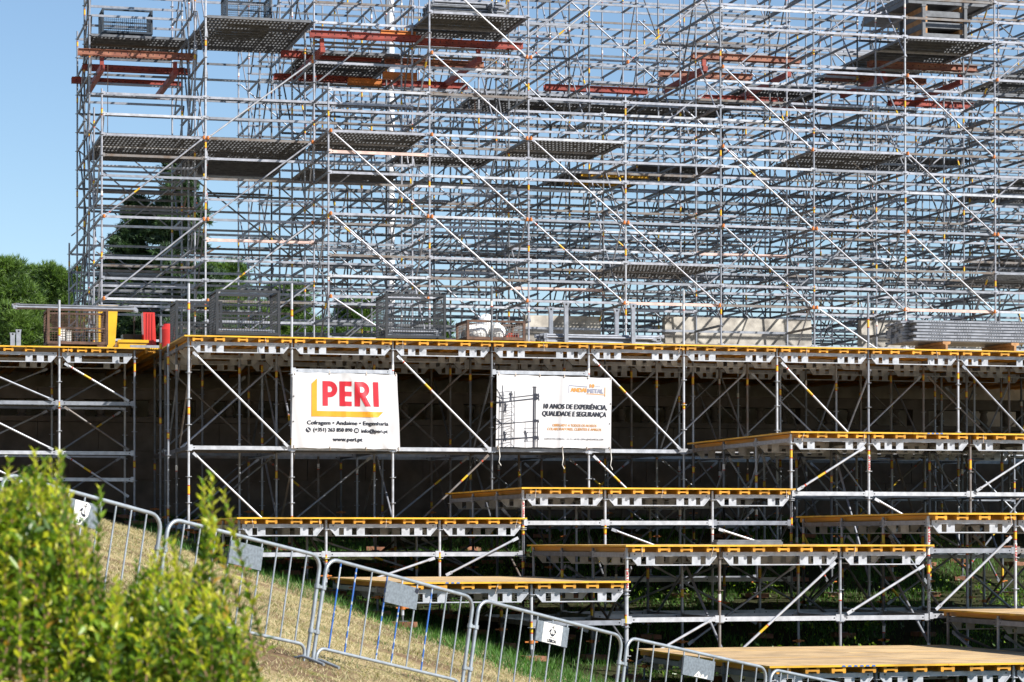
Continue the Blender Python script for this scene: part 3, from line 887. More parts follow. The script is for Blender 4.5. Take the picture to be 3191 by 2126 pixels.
# ---------------------------------------------------------------- things standing on the decks
def crate(label, x0, y0, z0, w, d, h, paint, wire, gate=None, group='mesh crates on the decks'):
    t = thing('mesh_crate', label, 'crate', (x0 + w / 2, y0 + d / 2, z0), group)
    def bx(name, *a):
        b = MB(); b.box(*a); return put(name, b.mesh(name, (paint,)), t, T(x0, y0, z0))
    p = .05
    for a in (0, w - p):
        for c in (0, d - p): bx('corner_post', a, a + p, c, c + p, .1, h)
    for c in (0, d - p): bx('top_rail', p, w - p, c + .003, c + p - .003, h - .045, h - .003); bx('bottom_rail', p, w - p, c + .003, c + p - .003, .102, .16)
    for a in (0, w - p): bx('side_rail', a + .003, a + p - .003, p, d - p, h - .045, h - .003); bx('side_rail', a + .003, a + p - .003, p, d - p, .102, .16)
    bx('floor', p, w - p, p, d - p, .11, .125)
    for a in (.02, w - .22): bx('skid', a, a + .2, .02, d - .02, .002, .1)
    if h > .7: 
        for c in (0, d - p): bx('middle_rail', p, w - p, c + .01, c + p - .012, h * .5, h * .5 + .03)
    def wires(L, H, skip=0):
        b = MB(); r = .0028; s = .05
        n = int(L / s)
        for i in range(1, n): b.bar((i * L / n, 0, 0), (i * L / n, 0, H), 2 * r, 2 * r)
        n = int(H / s)
        for i in range(1, n): b.bar((0, .004, i * H / n), (L, .004, i * H / n), 2 * r, 2 * r)
        return b.mesh('wire_panel', (wire,))
    hh = h - .2
    for y, H in ((.025, hh if gate is None else hh * gate), (d - .025, hh)):
        put('wire_panel', wires(w - 2 * p, H), t, T(x0 + p, y0 + y, z0 + .16))
    for x in (.025, w - .025):
        put('wire_panel', wires(d - 2 * p, hh), t, T(x0 + x, y0 + p, z0 + .16) @ Matrix.Rotation(math.pi / 2, 4, 'Z'))
    return t
def tube_bundle(label, p0, L, rows, cols_, r=.024, axis=0, rng=None, end=True, group='bundles of steel tubes', tilt=0):
    rng = rng or random.Random(int(p0[0] * 100))
    t = thing('tube_bundle', label, 'tubes', p0, group)
    for i in range(rows):
        for k in range(cols_):
            ll = L * rng.uniform(.9, 1.0)
            b = MB(); b.tube((0, 0, 0), (ll, 0, 0), r, 8)
            if end:
                b.box(-.05, .03, -.012, .012, -.035, .035); b.box(ll - .03, ll + .05, -.012, .012, -.035, .035)
            off = T(rng.uniform(-.12, .12) * L * .2, (k + (i % 2) * .5) * r * 2.15, r + i * r * 1.9)
            rot = Matrix.Rotation(rng.uniform(-.02, .02), 4, 'Z') @ Matrix.Rotation(tilt + rng.uniform(-.006, .006), 4, 'Y')
            if axis: rot = Matrix.Rotation(math.pi / 2, 4, 'Z') @ rot
            put('tube', b.mesh('tube', (galv(rng, .3),)), t, T(*p0) @ off @ rot)
    return t
def sack(label, x, y, z, sx, sy, sz, seed):
    rng = np.random.RandomState(seed); b = MB(); nu, nv = 14, 8; vs = []
    ph = rng.uniform(0, 6, 4)
    for j in range(nv + 1):
        th = math.pi * j / nv - math.pi / 2
        for i in range(nu):
            a = 2 * math.pi * i / nu
            w = 1 + .13 * math.sin(3 * a + ph[0]) * math.cos(2 * th + ph[1]) + .08 * math.sin(5 * a + ph[2])
            vs.append((sx * math.cos(a) * math.cos(th) ** .6 * w, sy * math.sin(a) * math.cos(th) ** .6 * w, sz * max(-.75, math.sin(th) * (1 + .15 * math.sin(2 * a + ph[3])))))
    b.add(vs, [(j * nu + i, j * nu + (i + 1) % nu, (j + 1) * nu + (i + 1) % nu, (j + 1) * nu + i) for j in range(nv) for i in range(nu)], 0, True)
    tag(put('sack', b.mesh('sack', ('sack',)), None, T(x, y, z + sz * .75)), label, 'sack', 'white sacks in the rusty crate')

def build_items():
    z = MZ + .002
    crate('rusty mesh crate with long steel tubes lying across its top', 4.41, 53.6, z, 1.24, .95, .83, 'rust', 'rust')
    tube_bundle('long thin steel tubes laid across the top of the rusty mesh crate', (3.8, 53.75, z + .832), 2.45, 2, 6)
    for k, (x, h) in enumerate(((4.75, .3), (4.87, .26))):
        b = MB(); b.box(-.05, .05, -.04, .04, 0, h); b.box(-.06, .06, -.05, .05, h, h + .012); n = 8
        tag(put('steel_bracket', b.mesh('steel_bracket', ('sticker_white',)), None, T(x, 53.9 + k * .02, z + .126)), ('taller' if k == 0 else 'shorter') + ' white profile standing inside the rusty mesh crate', 'bracket', 'white profiles in the rusty crate')
    for k, (x, h) in enumerate(((3.70, .3), (3.82, .37))):
        b = MB(); b.box(-.045, .045, -.03, .03, 0, h * .8); b.prism([(-.045, h * .8), (.045, h * .8), (.06, h), (-.06, h)], -.03, .03)
        b.add([(.02 * math.cos(i * math.pi / 4), -.0315, h * .9 + .02 * math.sin(i * math.pi / 4)) for i in range(8)], [tuple(range(8))], 1)
        tag(put('steel_bracket', b.mesh('steel_bracket', ('galv', 'hole')), None, T(x, 53.45 + .03 * k, z)), ('shorter' if k == 0 else 'taller') + ' silver steel bracket standing on the set-back deck before the pines', 'bracket', 'silver brackets on the set-back deck')
    # yellow skip
    t = thing('yellow_tray', 'bright yellow steel tray with an upright back beside the rusty crate', 'tray', (6.1, 56, z))
    b = MB(); b.prism([(0, .0), (.34, 0), (.42, 1.12), (0, 1.12)], 0, .5); put('back_panel', b.mesh('back_panel', ('yellow_plastic',)), t, T(5.68, 55.9, z))
    b = MB(); b.prism([(0, .12), (.3, .12), (.62, .3), (.62, .36), (0, .36)], -.1, .6); b.box(-.02, .64, -.13, -.1, .32, .38); put('tray', b.mesh('tray', ('yellow_plastic',)), t, T(6.1, 55.85, z))
    b = MB(); b.box(0, .62, -.05, .05, .14, .24); b.box(.02, .08, -.04, .04, 0, .14); b.box(.54, .6, -.04, .04, 0, .14)
    tag(put('steel_stool', b.mesh('steel_stool', ('galv',)), None, T(6.3, 55.4, z)), 'low silver steel trestle standing by the yellow tray', 'trestle')
    t = thing('red_barrier', 'tall ribbed red plastic barrier standing upright near the yellow tray', 'barrier', (6.75, 56.2, z))
    b = MB()
    b.prism([(0, 0), (.27, 0), (.22, 1.0), (-.03, 1.0)], 0, .35); put('body', b.mesh('body', ('red_plastic',)), t, T(6.68, 56, z))
    for k in range(3):
        b = MB(); b.prism([(-.02, .05), (.02, .05), (.015, .98), (-.015, .98)], -.015, 0); put('rib', b.mesh('rib', ('red_plastic',)), t, T(6.74 + k * .06, 55.999, z))
    b = MB(); b.tube((0, 0, 0), (0, 0, .12), .16, 14, 0, True, .2); b.tube((0, 0, .12), (0, 0, .6), .2, 14, 0, False, .19); b.tube((0, 0, .6), (0, 0, .72), .19, 14, 0, True, .1)
    tag(put('red_drum', b.mesh('red_drum', ('red_plastic',)), None, T(7.14, 55.6, z)), 'short rounded red plastic drum next to the tall red barrier', 'drum')
    t = thing('black_bin', 'black plastic bin with a thin upright handle between yellow tray and red barrier', 'bin', (6.5, 56.5, z))
    b = MB(); b.prism([(-.2, 0), (.2, 0), (.24, .55), (-.24, .55)], 0, .4); put('body', b.mesh('body', ('black_plastic',)), t, T(6.5, 56.4, z))
    b = MB(); b.tube((0, 0, 0), (0, 0, .85), .014, 8); b.tube((0, 0, .82), (0, 0, .93), .03, 8); put('handle', b.mesh('handle', ('black_plastic',)), t, T(6.5, 56.36, z))
    crate('small dark mesh crate with chains half hidden behind a larger dark crate', 6.87, 52.3, z, .95, .9, .93, 'crate_paint', 'crate_paint', .45)
    crate('dark mesh crate near the corner of the main deck', 7.41, 50.4, z, 1.27, .95, .99, 'crate_paint', 'crate_paint', .5)
    tube_bundle('short steel tubes lying in the dark mesh crate near the deck corner', (7.52, 50.5, z + .127), 1.02, 2, 9)
    crate('dark mesh crate beside a low rusty crate', 10.80, 50.4, z, 1.24, .95, .99, 'crate_paint', 'crate_paint', .5)
    tube_bundle('steel tubes piled in the dark mesh crate beside the low rusty crate', (10.92, 50.5, z + .127), 1.0, 4, 8)
    crate('low rusty crate holding white sacks', 12.47, 50.4, z, 1.22, .95, .5, 'rust', 'galv_rust')
    sack('crumpled white sack slumped flat in the low rusty crate', 12.75, 50.75, z + .126, .26, .22, .17, 3)
    sack('upright stained white sack in the low rusty crate', 13.18, 50.72, z + .126, .15, .16, .19, 5)
    sack('round white sack piled highest in the low rusty crate', 13.02, 51.0, z + .3, .16, .16, .2, 8)
    for k in range(7):
        b = MB(); b.box(-.05, .05, -.03, .03, 0, .05); b.tube((0, -.04, .05), (0, .04, .05), .035, 8)
        tag(put('coupler', b.mesh('coupler', ('sticker_red',)), None, T(13.36 + .06 * (k % 4), 50.58 + .09 * (k // 4), z + .126 + .05 * (k % 2)) @ Matrix.Rotation(k * 1.3, 4, 'Z')), 'small red scaffold coupler lying in the low rusty crate', 'coupler', 'red couplers in the low rusty crate')
    # steel stillage
    t = thing('steel_stillage', 'open light grey steel stillage frame with four tall posts on the main deck', 'frame', (15.4, 51.5, z))
    def sb(name, *a):
        b = MB(); b.box(*a); put(name, b.mesh(name, ('galv',)), t, T(0, 0, z))
    for x in (14.66, 16.10):
        for y in (50.95, 52.1):
            b = MB(); b.box(-.04, .04, -.04, .04, 0, .84); b.prism([(-.04, .84), (.04, .84), (.075, .95), (-.075, .95)], -.03, .03); b.add([(.022 * math.cos(i * math.pi / 4), -.0315, .9 + .022 * math.sin(i * math.pi / 4)) for i in range(8)], [tuple(range(8))], 1)
            put('post', b.mesh('post', ('galv', 'hole')), t, T(x + .04, y, z))
    for y in (50.95, 52.1): sb('rail', 14.745, 16.095, y - .03, y + .03, .06, .12); 
    for x in (14.7, 16.14): sb('rail', x - .03, x + .03, 50.995, 52.055, .065, .115)
    tube_bundle('long galvanised tubes with end heads lying in the open stillage', (14.3, 51.05, z + .121), 2.5, 4, 10)
    # concrete barriers on the terrace
    def jersey(label, x0, L, y, ztop, zb):
        t = MB(); h = ztop - zb
        prof = [(-.3, 0), (.3, 0), (.3, .12 * h), (.17, .35 * h), (.11, h), (-.11, h), (-.17, .35 * h), (-.3, .12 * h)]
        nseg = 12
        for s in range(nseg):
            pass
        vs = [(0, a, c) for a, c in prof] + [(L, a, c) for a, c in prof]; n = 8
        t.add(vs, [tuple(range(n - 1, -1, -1)), tuple(range(n, 2 * n))] + [(i, (i + 1) % n, n + (i + 1) % n, n + i) for i in range(n)])
        tag(put('concrete_barrier', t.mesh('concrete_barrier', ('concrete',)), None, T(x0, y, zb)), label, 'barrier', 'concrete barriers on the terrace')
    jersey('grey concrete barrier in shade behind the stillage', 17.3, 2.0, 63.8, 5.76, 4.401)
    jersey('long pale concrete barrier crossed by the shadows of tubes', 21.04, 4.05, 63.8, 5.8, 4.401)
    jersey('concrete barrier partly hidden by the stack of silver planks', 26.5, 4.0, 63.8, 5.83, 4.401)
    # plank stack
    for x in (23.5, 25.12):
        b = MB(); w, h = .2, .36
        b.prism([(-.09, 0), (.09, 0), (.09, .05), (.025, .07), (.025, .29), (.09, .31), (.09, h), (-.09, h), (-.09, .31), (-.025, .29), (-.025, .07), (-.09, .05)], 0, 1.5)
        tag(put('timber_bearer', b.mesh('timber_bearer', ('timber',)), None, T(x, 51.7, z)), 'brown timber bearer under the stack of silver planks', 'beam', 'timber bearers')
    t = thing('plank_stack', 'neat stack of silver perforated scaffold planks raised on timber bearers', 'planks', (24.2, 52.4, z + .362))
    def sp():
        b = MB(); L = 2.9; b.box(.02, L - .02, .03, .29, .0, .062, 0)
        for y in (0, .29): b.box(0, L, y, y + .03, .018, .058, 0)
        for g in (.35, .95, 1.7, 2.3):
            for i in range(6):
                xx = g + i * .06
                b.add([(xx, -.0015, .032), (xx + .03, -.0015, .032), (xx + .03, -.0015, .046), (xx, -.0015, .046)], [(0, 1, 2, 3)], 1)
        return b.mesh('steel_plank', ('galv', 'hole'))
    spm = cached('spm', sp); rng = random.Random(3)
    for k in range(7):
        for j in range(4):
            put('steel_plank', spm, t, T(22.76 + rng.uniform(-.04, .05) + (.04 if k % 2 else 0) - .13 * (j > 0), 51.75 + j * .33, z + .363 + k * .066))
    # things up on the scaffold decks
    zu = ZD + 2.95 + .05
    crate('dark blue mesh crate on the top left scaffold deck against open sky', 6.85, 66.6, zu, 1.3, .9, .72, 'crate_blue', 'crate_blue', .75)
    crate('dark blue mesh crate on the upper deck next to the gap in the scaffold', 9.75, 64.6, zu, 1.15, .9, .85, 'crate_blue', 'crate_blue')
    for k in range(3):
        b = MB(); b.box(0, .3, 0, .5, 0, .07); tag(put('timber_block', b.mesh('timber_block', ('timber',)), None, T(9.8 + k * .33, 63.9, zu)), 'pale timber block lying on the upper deck before the blue crate', 'block', 'timber blocks on the upper deck')
    tube_bundle('large pile of blue grey tubes heaped on the upper scaffold deck', (14.5, 62.0, zu), 1.9, 7, 14, .03)
    tube_bundle('stack of tubes lying lengthwise across the upper scaffold deck', (15.9, 61.7, zu), 1.6, 6, 7, .03, axis=1)
    t = thing('plank_rack', 'rack of stacked grey metal planks with orange ends on the upper right deck', 'rack', (28.05, 62, zu))
    for x in (27.45, 28.62):
        b = MB(); b.box(-.04, .04, -.04, .04, 0, .9); b.box(-.06, .06, -.05, .05, .86, .92); put('post', b.mesh('post', ('galv_dull',)), t, T(x, 61.75, zu))
        b = MB(); b.box(-.04, .04, -.04, .04, 0, .9); put('post', b.mesh('post', ('galv_dull',)), t, T(x, 63.2, zu))
    for k in range(3):
        b = MB(); b.box(0, 1.07, 0, 1.3, 0, .15); put('plank_layer', b.mesh('plank_layer', ('galv_dull',)), t, T(27.5, 61.8, zu + .04 + k * .29))
        for x in (27.5, 28.49):
            b = MB(); b.box(0, .08, 0, 1.3, 0, .13); put('spacer', b.mesh('spacer', ('timber',)), t, T(x, 61.8, zu + .191 + k * .29))
    b = MB()
    for k in range(4): b.box(-.1 + k * .03, 2.3 - k * .03, 0, 3.2, k * .08, k * .08 + .07)
    tag(put('plank_pile', b.mesh('plank_pile', ('galv_dull',)), None, T(27.2, 61.9, zu + .97)), 'pile of long grey planks lying over the rack on the upper right deck', 'planks')
    # mast far behind
    t = thing('mast', 'tall white flag mast standing behind the scaffold', 'mast', (17.1, 79, 4.4))
    b = MB(); b.tube((0, 0, 0), (0, 0, 22), .13, 16, 0, True, .09); put('pole', b.mesh('pole', ('mast',)), t, T(17.1, 79, 4.4))
    b = MB(); b.tube((0, 0, 0), (0, 0, .5), .3, 16, 0, True, .22); put('base', b.mesh('base', ('concrete',)), t, T(17.1, 79, 4.4))
    # lit perforated planks lying behind the balustrade
build_items()
# ---------------------------------------------------------------- banners
_txt = {}
def text_geo(s, bold=0.0, shear=0.0, space=1.0):
    """outline of a line of built-in lettering, normalised to cap height 1, starting at x = 0"""
    key = (s, bold, shear, space)
    if key in _txt: return _txt[key]
    cu = bpy.data.curves.new('lettering', 'FONT'); cu.body = s; cu.size = 1.0; cu.offset = bold; cu.shear = shear; cu.space_character = space
    cu.resolution_u = 3
    o = bpy.data.objects.new('lettering', cu); col.objects.link(o)
    dg = bpy.context.evaluated_depsgraph_get(); dg.update()
    me = o.evaluated_get(dg).to_mesh()
    v = np.array([tuple(q.co) for q in me.vertices]); f = [tuple(p.vertices) for p in me.polygons]
    o.evaluated_get(dg).to_mesh_clear(); bpy.data.objects.remove(o); bpy.data.curves.remove(cu)
    v[:, 0] -= v[:, 0].min()
    _txt[key] = (v[:, :2] / .70, f)
    return _txt[key]

class Print:
    """flat print placed on a sheet: 2-D shapes in sheet units (u right, v up)"""
    def __init__(s, asp=1.0): s.b = {}; s.asp = asp
    def g(s, k): return s.b.setdefault(k, MB())
    def poly(s, k, pts): s.g(k).add([(x, 0, y) for x, y in pts], [tuple(range(len(pts)))])
    def line(s, k, x0, y0, x1, y1, w):
        d = math.hypot(x1 - x0, y1 - y0) or 1; nx, ny = -(y1 - y0) / d * w / 2, (x1 - x0) / d * w / 2
        s.poly(k, [(x0 - nx, y0 - ny), (x1 - nx, y1 - ny), (x1 + nx, y1 + ny), (x0 + nx, y0 + ny)])
    def strip(s, k, outer, inner):
        n = len(outer); s.g(k).add([(x, 0, y) for x, y in outer + inner], [(i, i + 1, n + i + 1, n + i) for i in range(n - 1)])
    def disc(s, k, x, y, r, n=20): s.poly(k, [(x + r * math.cos(2 * math.pi * i / n), y + r * math.sin(2 * math.pi * i / n)) for i in range(n)])
    def text(s, k, t, x0, y, width, h, bold=0.0, shear=0.0):
        v, f = text_geo(t, 0.0, shear); sx = width / v[:, 0].max()
        n = 1 if bold <= 0 else (3 if bold < .02 else 5)   # heavier lettering: copies a hair apart
        for i in range(n):
            o = (i - (n - 1) / 2) * bold * 1.1
            s.g(k).add([(x0 + a * sx + o * h * s.asp, i * .0006, y + c * h + (o * h * .6 if i % 2 else 0)) for a, c in v], f)

def gridcut(g, nu=44, nv=24):
    import bmesh
    bm = bmesh.new()
    vv = [bm.verts.new(q) for q in g.v]
    for f in g.f:
        try: bm.faces.new([vv[i] for i in f])
        except ValueError: pass
    for n, ax in ((nu, 0), (nv, 2)):
        lo = min(q[ax] for q in g.v); hi = max(q[ax] for q in g.v)
        for i in range(1, n):
            c = i / n
            if lo < c < hi:
                co = [0, 0, 0]; co[ax] = c; no = [0, 0, 0]; no[ax] = 1
                bmesh.ops.bisect_plane(bm, geom=bm.verts[:] + bm.edges[:] + bm.faces[:], dist=1e-6, plane_co=co, plane_no=no)
    bm.verts.index_update()
    o = MB(); o.add([tuple(v.co) for v in bm.verts], [tuple(v.index for v in f.verts) for f in bm.faces]); bm.free()
    return o
def banner(name, label, corners, y, pr, seed, grom, folds):
    """corners: TL TR BR BL in (x, z)"""
    TL, TR, BR, BL = corners
    def bil(u, v):
        x = (1 - u) * (1 - v) * BL[0] + u * (1 - v) * BR[0] + u * v * TR[0] + (1 - u) * v * TL[0]
        z = (1 - u) * (1 - v) * BL[1] + u * (1 - v) * BR[1] + u * v * TR[1] + (1 - u) * v * TL[1]
        return x, z
    def dep(u, v):
        e = 0
        for (cu, w, amp, lean) in folds:
            q = (u - cu - lean * (v - .5)) / w
            e += amp * math.exp(-q * q)
        e += .008 * math.sin(7 * u + 3 * v + seed) * math.sin(4 * v + 2 * u)
        e += .02 * (1 - v) ** 6 * math.sin(14 * u + seed)
        return e
    t = thing(name, label, 'banner', ((TL[0] + TR[0]) / 2, y, BL[1]), 'vinyl banners tied to the scaffold')
    nu, nv = 80, 44; b = MB(); vs = []
    for j in range(nv + 1):
        for i in range(nu + 1):
            u, v = i / nu, j / nv
            x, z = bil(u, v)
            sc = 0
            if j == nv: sc = -.012 * abs(math.sin(u * math.pi * 4))
            if j == 0: sc = .012 * abs(math.sin(u * math.pi * 4))
            vs.append((x, y + dep(u, v), z + sc))
    b.add(vs, [(j * (nu + 1) + i, j * (nu + 1) + i + 1, (j + 1) * (nu + 1) + i + 1, (j + 1) * (nu + 1) + i) for j in range(nv) for i in range(nu)], 0, True)
    me = b.mesh('sheet', ('banner',))
    sh = put('sheet', me, t)
    asp = (TR[0] - TL[0]) / (TL[1] - BL[1])
    for k, g in pr.b.items():
        out = []; g = gridcut(g)
        for (u, e_, v) in g.v:
            x, z = bil(u, v); out.append((x, y + dep(u, v) - .006 - e_, z))
        g.v = out
        put('letter' if '#' in k else 'print', g.mesh('print', (k.split('#')[0],)), sh)
    for (u, v) in grom:
        x, z = bil(u, v); yy = y + dep(u, v) - .008
        b = MB(); b.add([(x + .014 * math.cos(i * math.pi / 4), yy, z + .014 * math.sin(i * math.pi / 4)) for i in range(8)], [tuple(range(8))]); put('eyelet', b.mesh('eyelet', ('hole',)), t)
        if v > .9 or v < .1:
            b = MB(); s = 1 if v > .5 else -1
            b.path([(x, yy - .004, z), (x + .01, yy + .0, z + s * .03), (x + .005, yy + .05, z + s * .06)], .006, 6); put('tie_cord', b.mesh('tie_cord', ('tie',)), t)
    return t

def build_banners():
    # first banner: coordinates as fractions of the sheet, measured from its lower left corner
    p = Print(.72)
    def q(px, py): return ((px - 160) / (1955 - 160), 1 - (py - 160) / (1450 - 160))
    def P(k, *pts): p.poly(k, [q(*a) for a in pts])
    p.strip('ink_yellow', [q(482, 350), q(480, 906), q(1600, 906)], [q(575, 262), q(573, 812), q(1690, 812)])
    def arcs(cx, cy, rx, ry, a0, a1, n=12): return [(cx + rx * math.cos(R(a0 + (a1 - a0) * i / n)), cy + ry * math.sin(R(a0 + (a1 - a0) * i / n))) for i in range(n + 1)]
    def arcstrip(k, cx, cy, ro, ri, ryo, ryi, a0, a1):
        p.strip(k, [q(*a) for a in arcs(cx, cy, ro, ryo, a0, a1)], [q(*a) for a in arcs(cx, cy, ri, ryi, a0, a1)])
    r = 'ink_red#P'
    top, bot = 303, 723
    P(r, (670, top), (760, top), (760, bot), (670, bot))
    P(r, (760, top), (785, top), (785, top + 88), (760, top + 88)); P(r, (760, 490), (785, 490), (785, 577), (760, 577))
    arcstrip(r, 785, 440, 135, 50, 137, 50, -90, 90)
    r = 'ink_red#E'
    P(r, (955, top), (1045, top), (1045, bot), (955, bot))
    for a in (top, 475, bot - 80): P(r, (1045, a), (1160, a), (1160, a + 80), (1045, a + 80))
    r = 'ink_red#R'
    P(r, (1210, top), (1300, top), (1300, bot), (1210, bot)); P(r, (1300, top), (1330, top), (1330, top + 85), (1300, top + 85)); P(r, (1300, 488), (1330, 488), (1330, 574), (1300, 574))
    arcstrip(r, 1330, 438, 133, 50, 136, 50, -90, 90)
    P(r, (1310, 574), (1400, 560), (1485, bot), (1385, bot))
    r = 'ink_red#I'
    P(r, (1528, top), (1620, top), (1620, bot), (1528, bot))
    W_, H_ = 1795.0, 1290.0
    def tx(k, s, x0, x1, ybase, cap, bold=.0):
        u, v = q(x0, ybase); p.text(k, s, u, v, (x1 - x0) / W_, cap / H_, bold)
    k = 'ink_black'
    tx(k, 'Cofragem \u2022 Andaime \u2022 Engenharia', 410, 1772, 1042, 66, .035)
    tx(k, '(+351) 263 850 890', 515, 1162, 1158, 62, .035)
    tx(k, 'info@peri.pt', 1315, 1760, 1170, 62, .035)
    tx(k, 'www.peri.pt', 838, 1325, 1318, 62, .045)
    for cx in (430, 1232):
        u, v = q(cx, 1135); n = 20
        p.poly(k, [(u + 44 / W_ * math.cos(2 * math.pi * i / n), v + 44 / H_ * math.sin(2 * math.pi * i / n)) for i in range(n)])
    p2 = Print()                                           # white marks inside the two discs
    for a in (((405, 1108), (418, 1100), (428, 1120), (418, 1130)), ((418, 1130), (428, 1120), (448, 1142), (438, 1150)), ((438, 1150), (448, 1142), (462, 1152), (452, 1166))): p2.poly('banner', [q(*x) for x in a])
    for a in (((1206, 1116), (1258, 1116), (1232, 1138)), ((1206, 1124), (1232, 1145), (1258, 1124), (1258, 1156), (1206, 1156))): p2.poly('banner', [q(*x) for x in a])
    t = banner('banner', 'white vinyl banner with red lettering over a yellow bracket and a phone number', [(8.75, 3.27), (10.82, 3.25), (10.88, 1.78), (8.73, 1.79)], 49.40, p, 1.0,
           [(.02, .97), (.35, .985), (.7, .985), (.985, .985), (.012, .68), (.012, .35), (.02, .03), (.35, .02), (.68, .02), (.985, .02)],
           [(.72, .05, -.03, -.35), (.50, .03, -.012, 0), (.93, .06, .03, .2), (.06, .05, -.02, -.12), (.36, .05, .012, .0)])
    sheet = t.children[0]
    # second banner
    p = Print(.63)
    def q(px, py): return ((px - 112) / (1722 - 112), 1 - (py - 175) / (1190 - 175))
    W_, H_ = 1610.0, 1015.0
    def L(k, x0, y0, x1, y1, w):
        a = q(x0, y0); c = q(x1, y1)
        dx, dy = (x1 - x0), (y1 - y0); d = math.hypot(dx, dy) or 1; nx, ny = -dy / d * w / 2, dx / d * w / 2
        p.poly(k, [q(x0 - nx, y0 - ny), q(x0 + nx, y0 + ny), q(x1 + nx, y1 + ny), q(x1 - nx, y1 - ny)])
    k = 'ink_black'
    L(k, 190, 330, 190, 1190, 11); L(k, 632, 335, 632, 1190, 20); L(k, 655, 345, 655, 1190, 10); L(k, 688, 800, 688, 1190, 9); L(k, 612, 340, 665, 340, 12)
    L(k, 112, 575, 620, 505, 17); L(k, 190, 515, 620, 455, 11); L(k, 112, 870, 640, 818, 11); L(k, 112, 1082, 690, 1040, 19)
    for y, r_ in ((452, 24), (497, 30), (812, 22), (1048, 30)):
        L(k, 620, y, 704, y, r_ * .9); L(k, 690, y - r_, 704, y + r_, 12); p.poly(k, [q(605 + 50 + 28 * math.cos(i), y + r_ * math.sin(i)) for i in [j * 2 * math.pi / 12 for j in range(12)]])
    for a in ((112, 385, 190, 520), (112, 485, 190, 520), (112, 560, 190, 575), (112, 790, 190, 865), (112, 820, 190, 865), (112, 945, 190, 868)): L(k, *a, 9)
    for x in (150, 208, 318, 360): L(k, x, 430 if x < 300 else 405, x, 1190, 5)
    L(k, 150, 430, 318, 405, 5); L(k, 318, 405, 360, 560, 4); L(k, 160, 470, 318, 455, 4)
    y = 575
    while y < 1180:
        L(k, 150, y + 10, 318, y - 22, 5); L(k, 208, y + 60, 318, y, 4); L(k, 318, y, 360, y + 50, 4); L(k, 208, y + 70, 360, y + 52, 4); y += 112
    for x in (500, 520): L(k, x, 840, x, 1190, 3)
    for y in (925, 985, 1105): L(k, 498, y, 690, y - 15, 4)
    def man(x, y, s, lean):                                # silhouette of a worker with raised arms
        p.poly(k, [q(x + 12 * s * math.cos(i * .785), y - 62 * s + 14 * s * math.sin(i * .785)) for i in range(8)])
        p.poly(k, [q(x - 16 * s, y - 46 * s), q(x + 16 * s, y - 46 * s), q(x + 12 * s + lean, y + 8 * s), q(x - 12 * s + lean, y + 8 * s)][::-1])
        L(k, x - 6 * s + lean, y + 6 * s, x - 16 * s + lean, y + 62 * s, 13 * s); L(k, x + 6 * s + lean, y + 6 * s, x + 12 * s + lean, y + 62 * s, 13 * s)
        L(k, x - 14 * s, y - 40 * s, x - 24 * s, y - 66 * s, 9 * s); L(k, x - 24 * s, y - 66 * s, x - 4 * s, y - 80 * s, 8 * s); L(k, x + 12 * s, y - 40 * s, x + 30 * s, y - 62 * s, 9 * s)
    man(308, 500, .95, 0); man(238, 650, .95, -8); man(162, 590, .7, 0); man(232, 1045, .95, 0); man(520, 1035, 1.05, 10)
    def tx(k, s, x0, x1, ybase, cap, bold=.0, sh=0.0):
        u, v = q(x0, ybase); p.text(k, s, u, v, (x1 - x0) / W_, cap / H_, bold, sh)
    tx(k, '10 ANOS DE EXPERI\u00caNCIA,', 768, 1655, 636, 68, .038, .10)
    tx(k, 'QUALIDADE E SEGURAN\u00c7A', 752, 1645, 738, 68, .038, .10)
    o_ = 'ink_orange'
    tx(o_, 'OBRIGADO A TODOS OS NOSSOS', 895, 1512, 884, 36, .02, .1)
    tx(o_, 'COLABORADORES, CLIENTES E AMIGOS', 822, 1584, 938, 36, .02, .1)
    tx(k, 'CONTACTOS: 210961964 | +351 911 160 935 | GERAL@ANDAIMETAL.COM', 785, 1612, 1072, 22, .015)
    tx('ink_orange', 'ANDAI', 1147, 1362, 392, 58, .05); tx('ink_grey', 'METAL', 1385, 1605, 400, 58, .05)
    tx('ink_orange', '10', 1415, 1475, 325, 50, .05); tx('ink_grey', 'ANOS', 1492, 1562, 310, 18)
    for a in ((1120, 298, 1120, 412, 10), (1120, 302, 1380, 316, 9)): L('ink_grey', *a)
    for a in ((1630, 316, 1630, 450, 10), (1365, 414, 1630, 422, 9)): L('ink_orange', *a)
    banner('banner', 'white vinyl banner printed with workers on a scaffold and slanted slogans', [(12.83, 3.29), (15.2, 3.25), (15.18, 1.83), (12.81, 1.84)], 49.40, p, 2.3,
           [(.015, .99), (.16, .985), (.37, .985), (.58, .985), (.79, .98), (.99, .985), (.99, .63), (.985, .35), (.015, .015), (.57, .015), (.79, .015), (.985, .015)],
           [(.575, .03, -.026, .02), (.78, .05, -.012, .1), (.1, .06, -.016, -.3), (.93, .05, -.02, .4), (.3, .06, .01, .2)])
    tt = [o for o in bpy.data.objects if o.name.startswith('banner') and o.get('category') == 'banner'][-1]
    for x, L_ in ((12.86, .36), (14.16, .42), (15.16, .43)):
        b = MB(); b.path([(x, 49.36, 1.84), (x + .02, 49.35, 1.84 - L_ * .5), (x - .005, 49.35, 1.84 - L_ * .8), (x + .04, 49.35, 1.84 - L_)], .009, 6); put('tie_cord', b.mesh('tie_cord', ('sticker_white',)), tt)
    # white marks of the first banner, a hair in front of the black discs
    BLc, BRc, TRc, TLc = (8.73, 1.79), (10.88, 1.78), (10.82, 3.25), (8.75, 3.27)
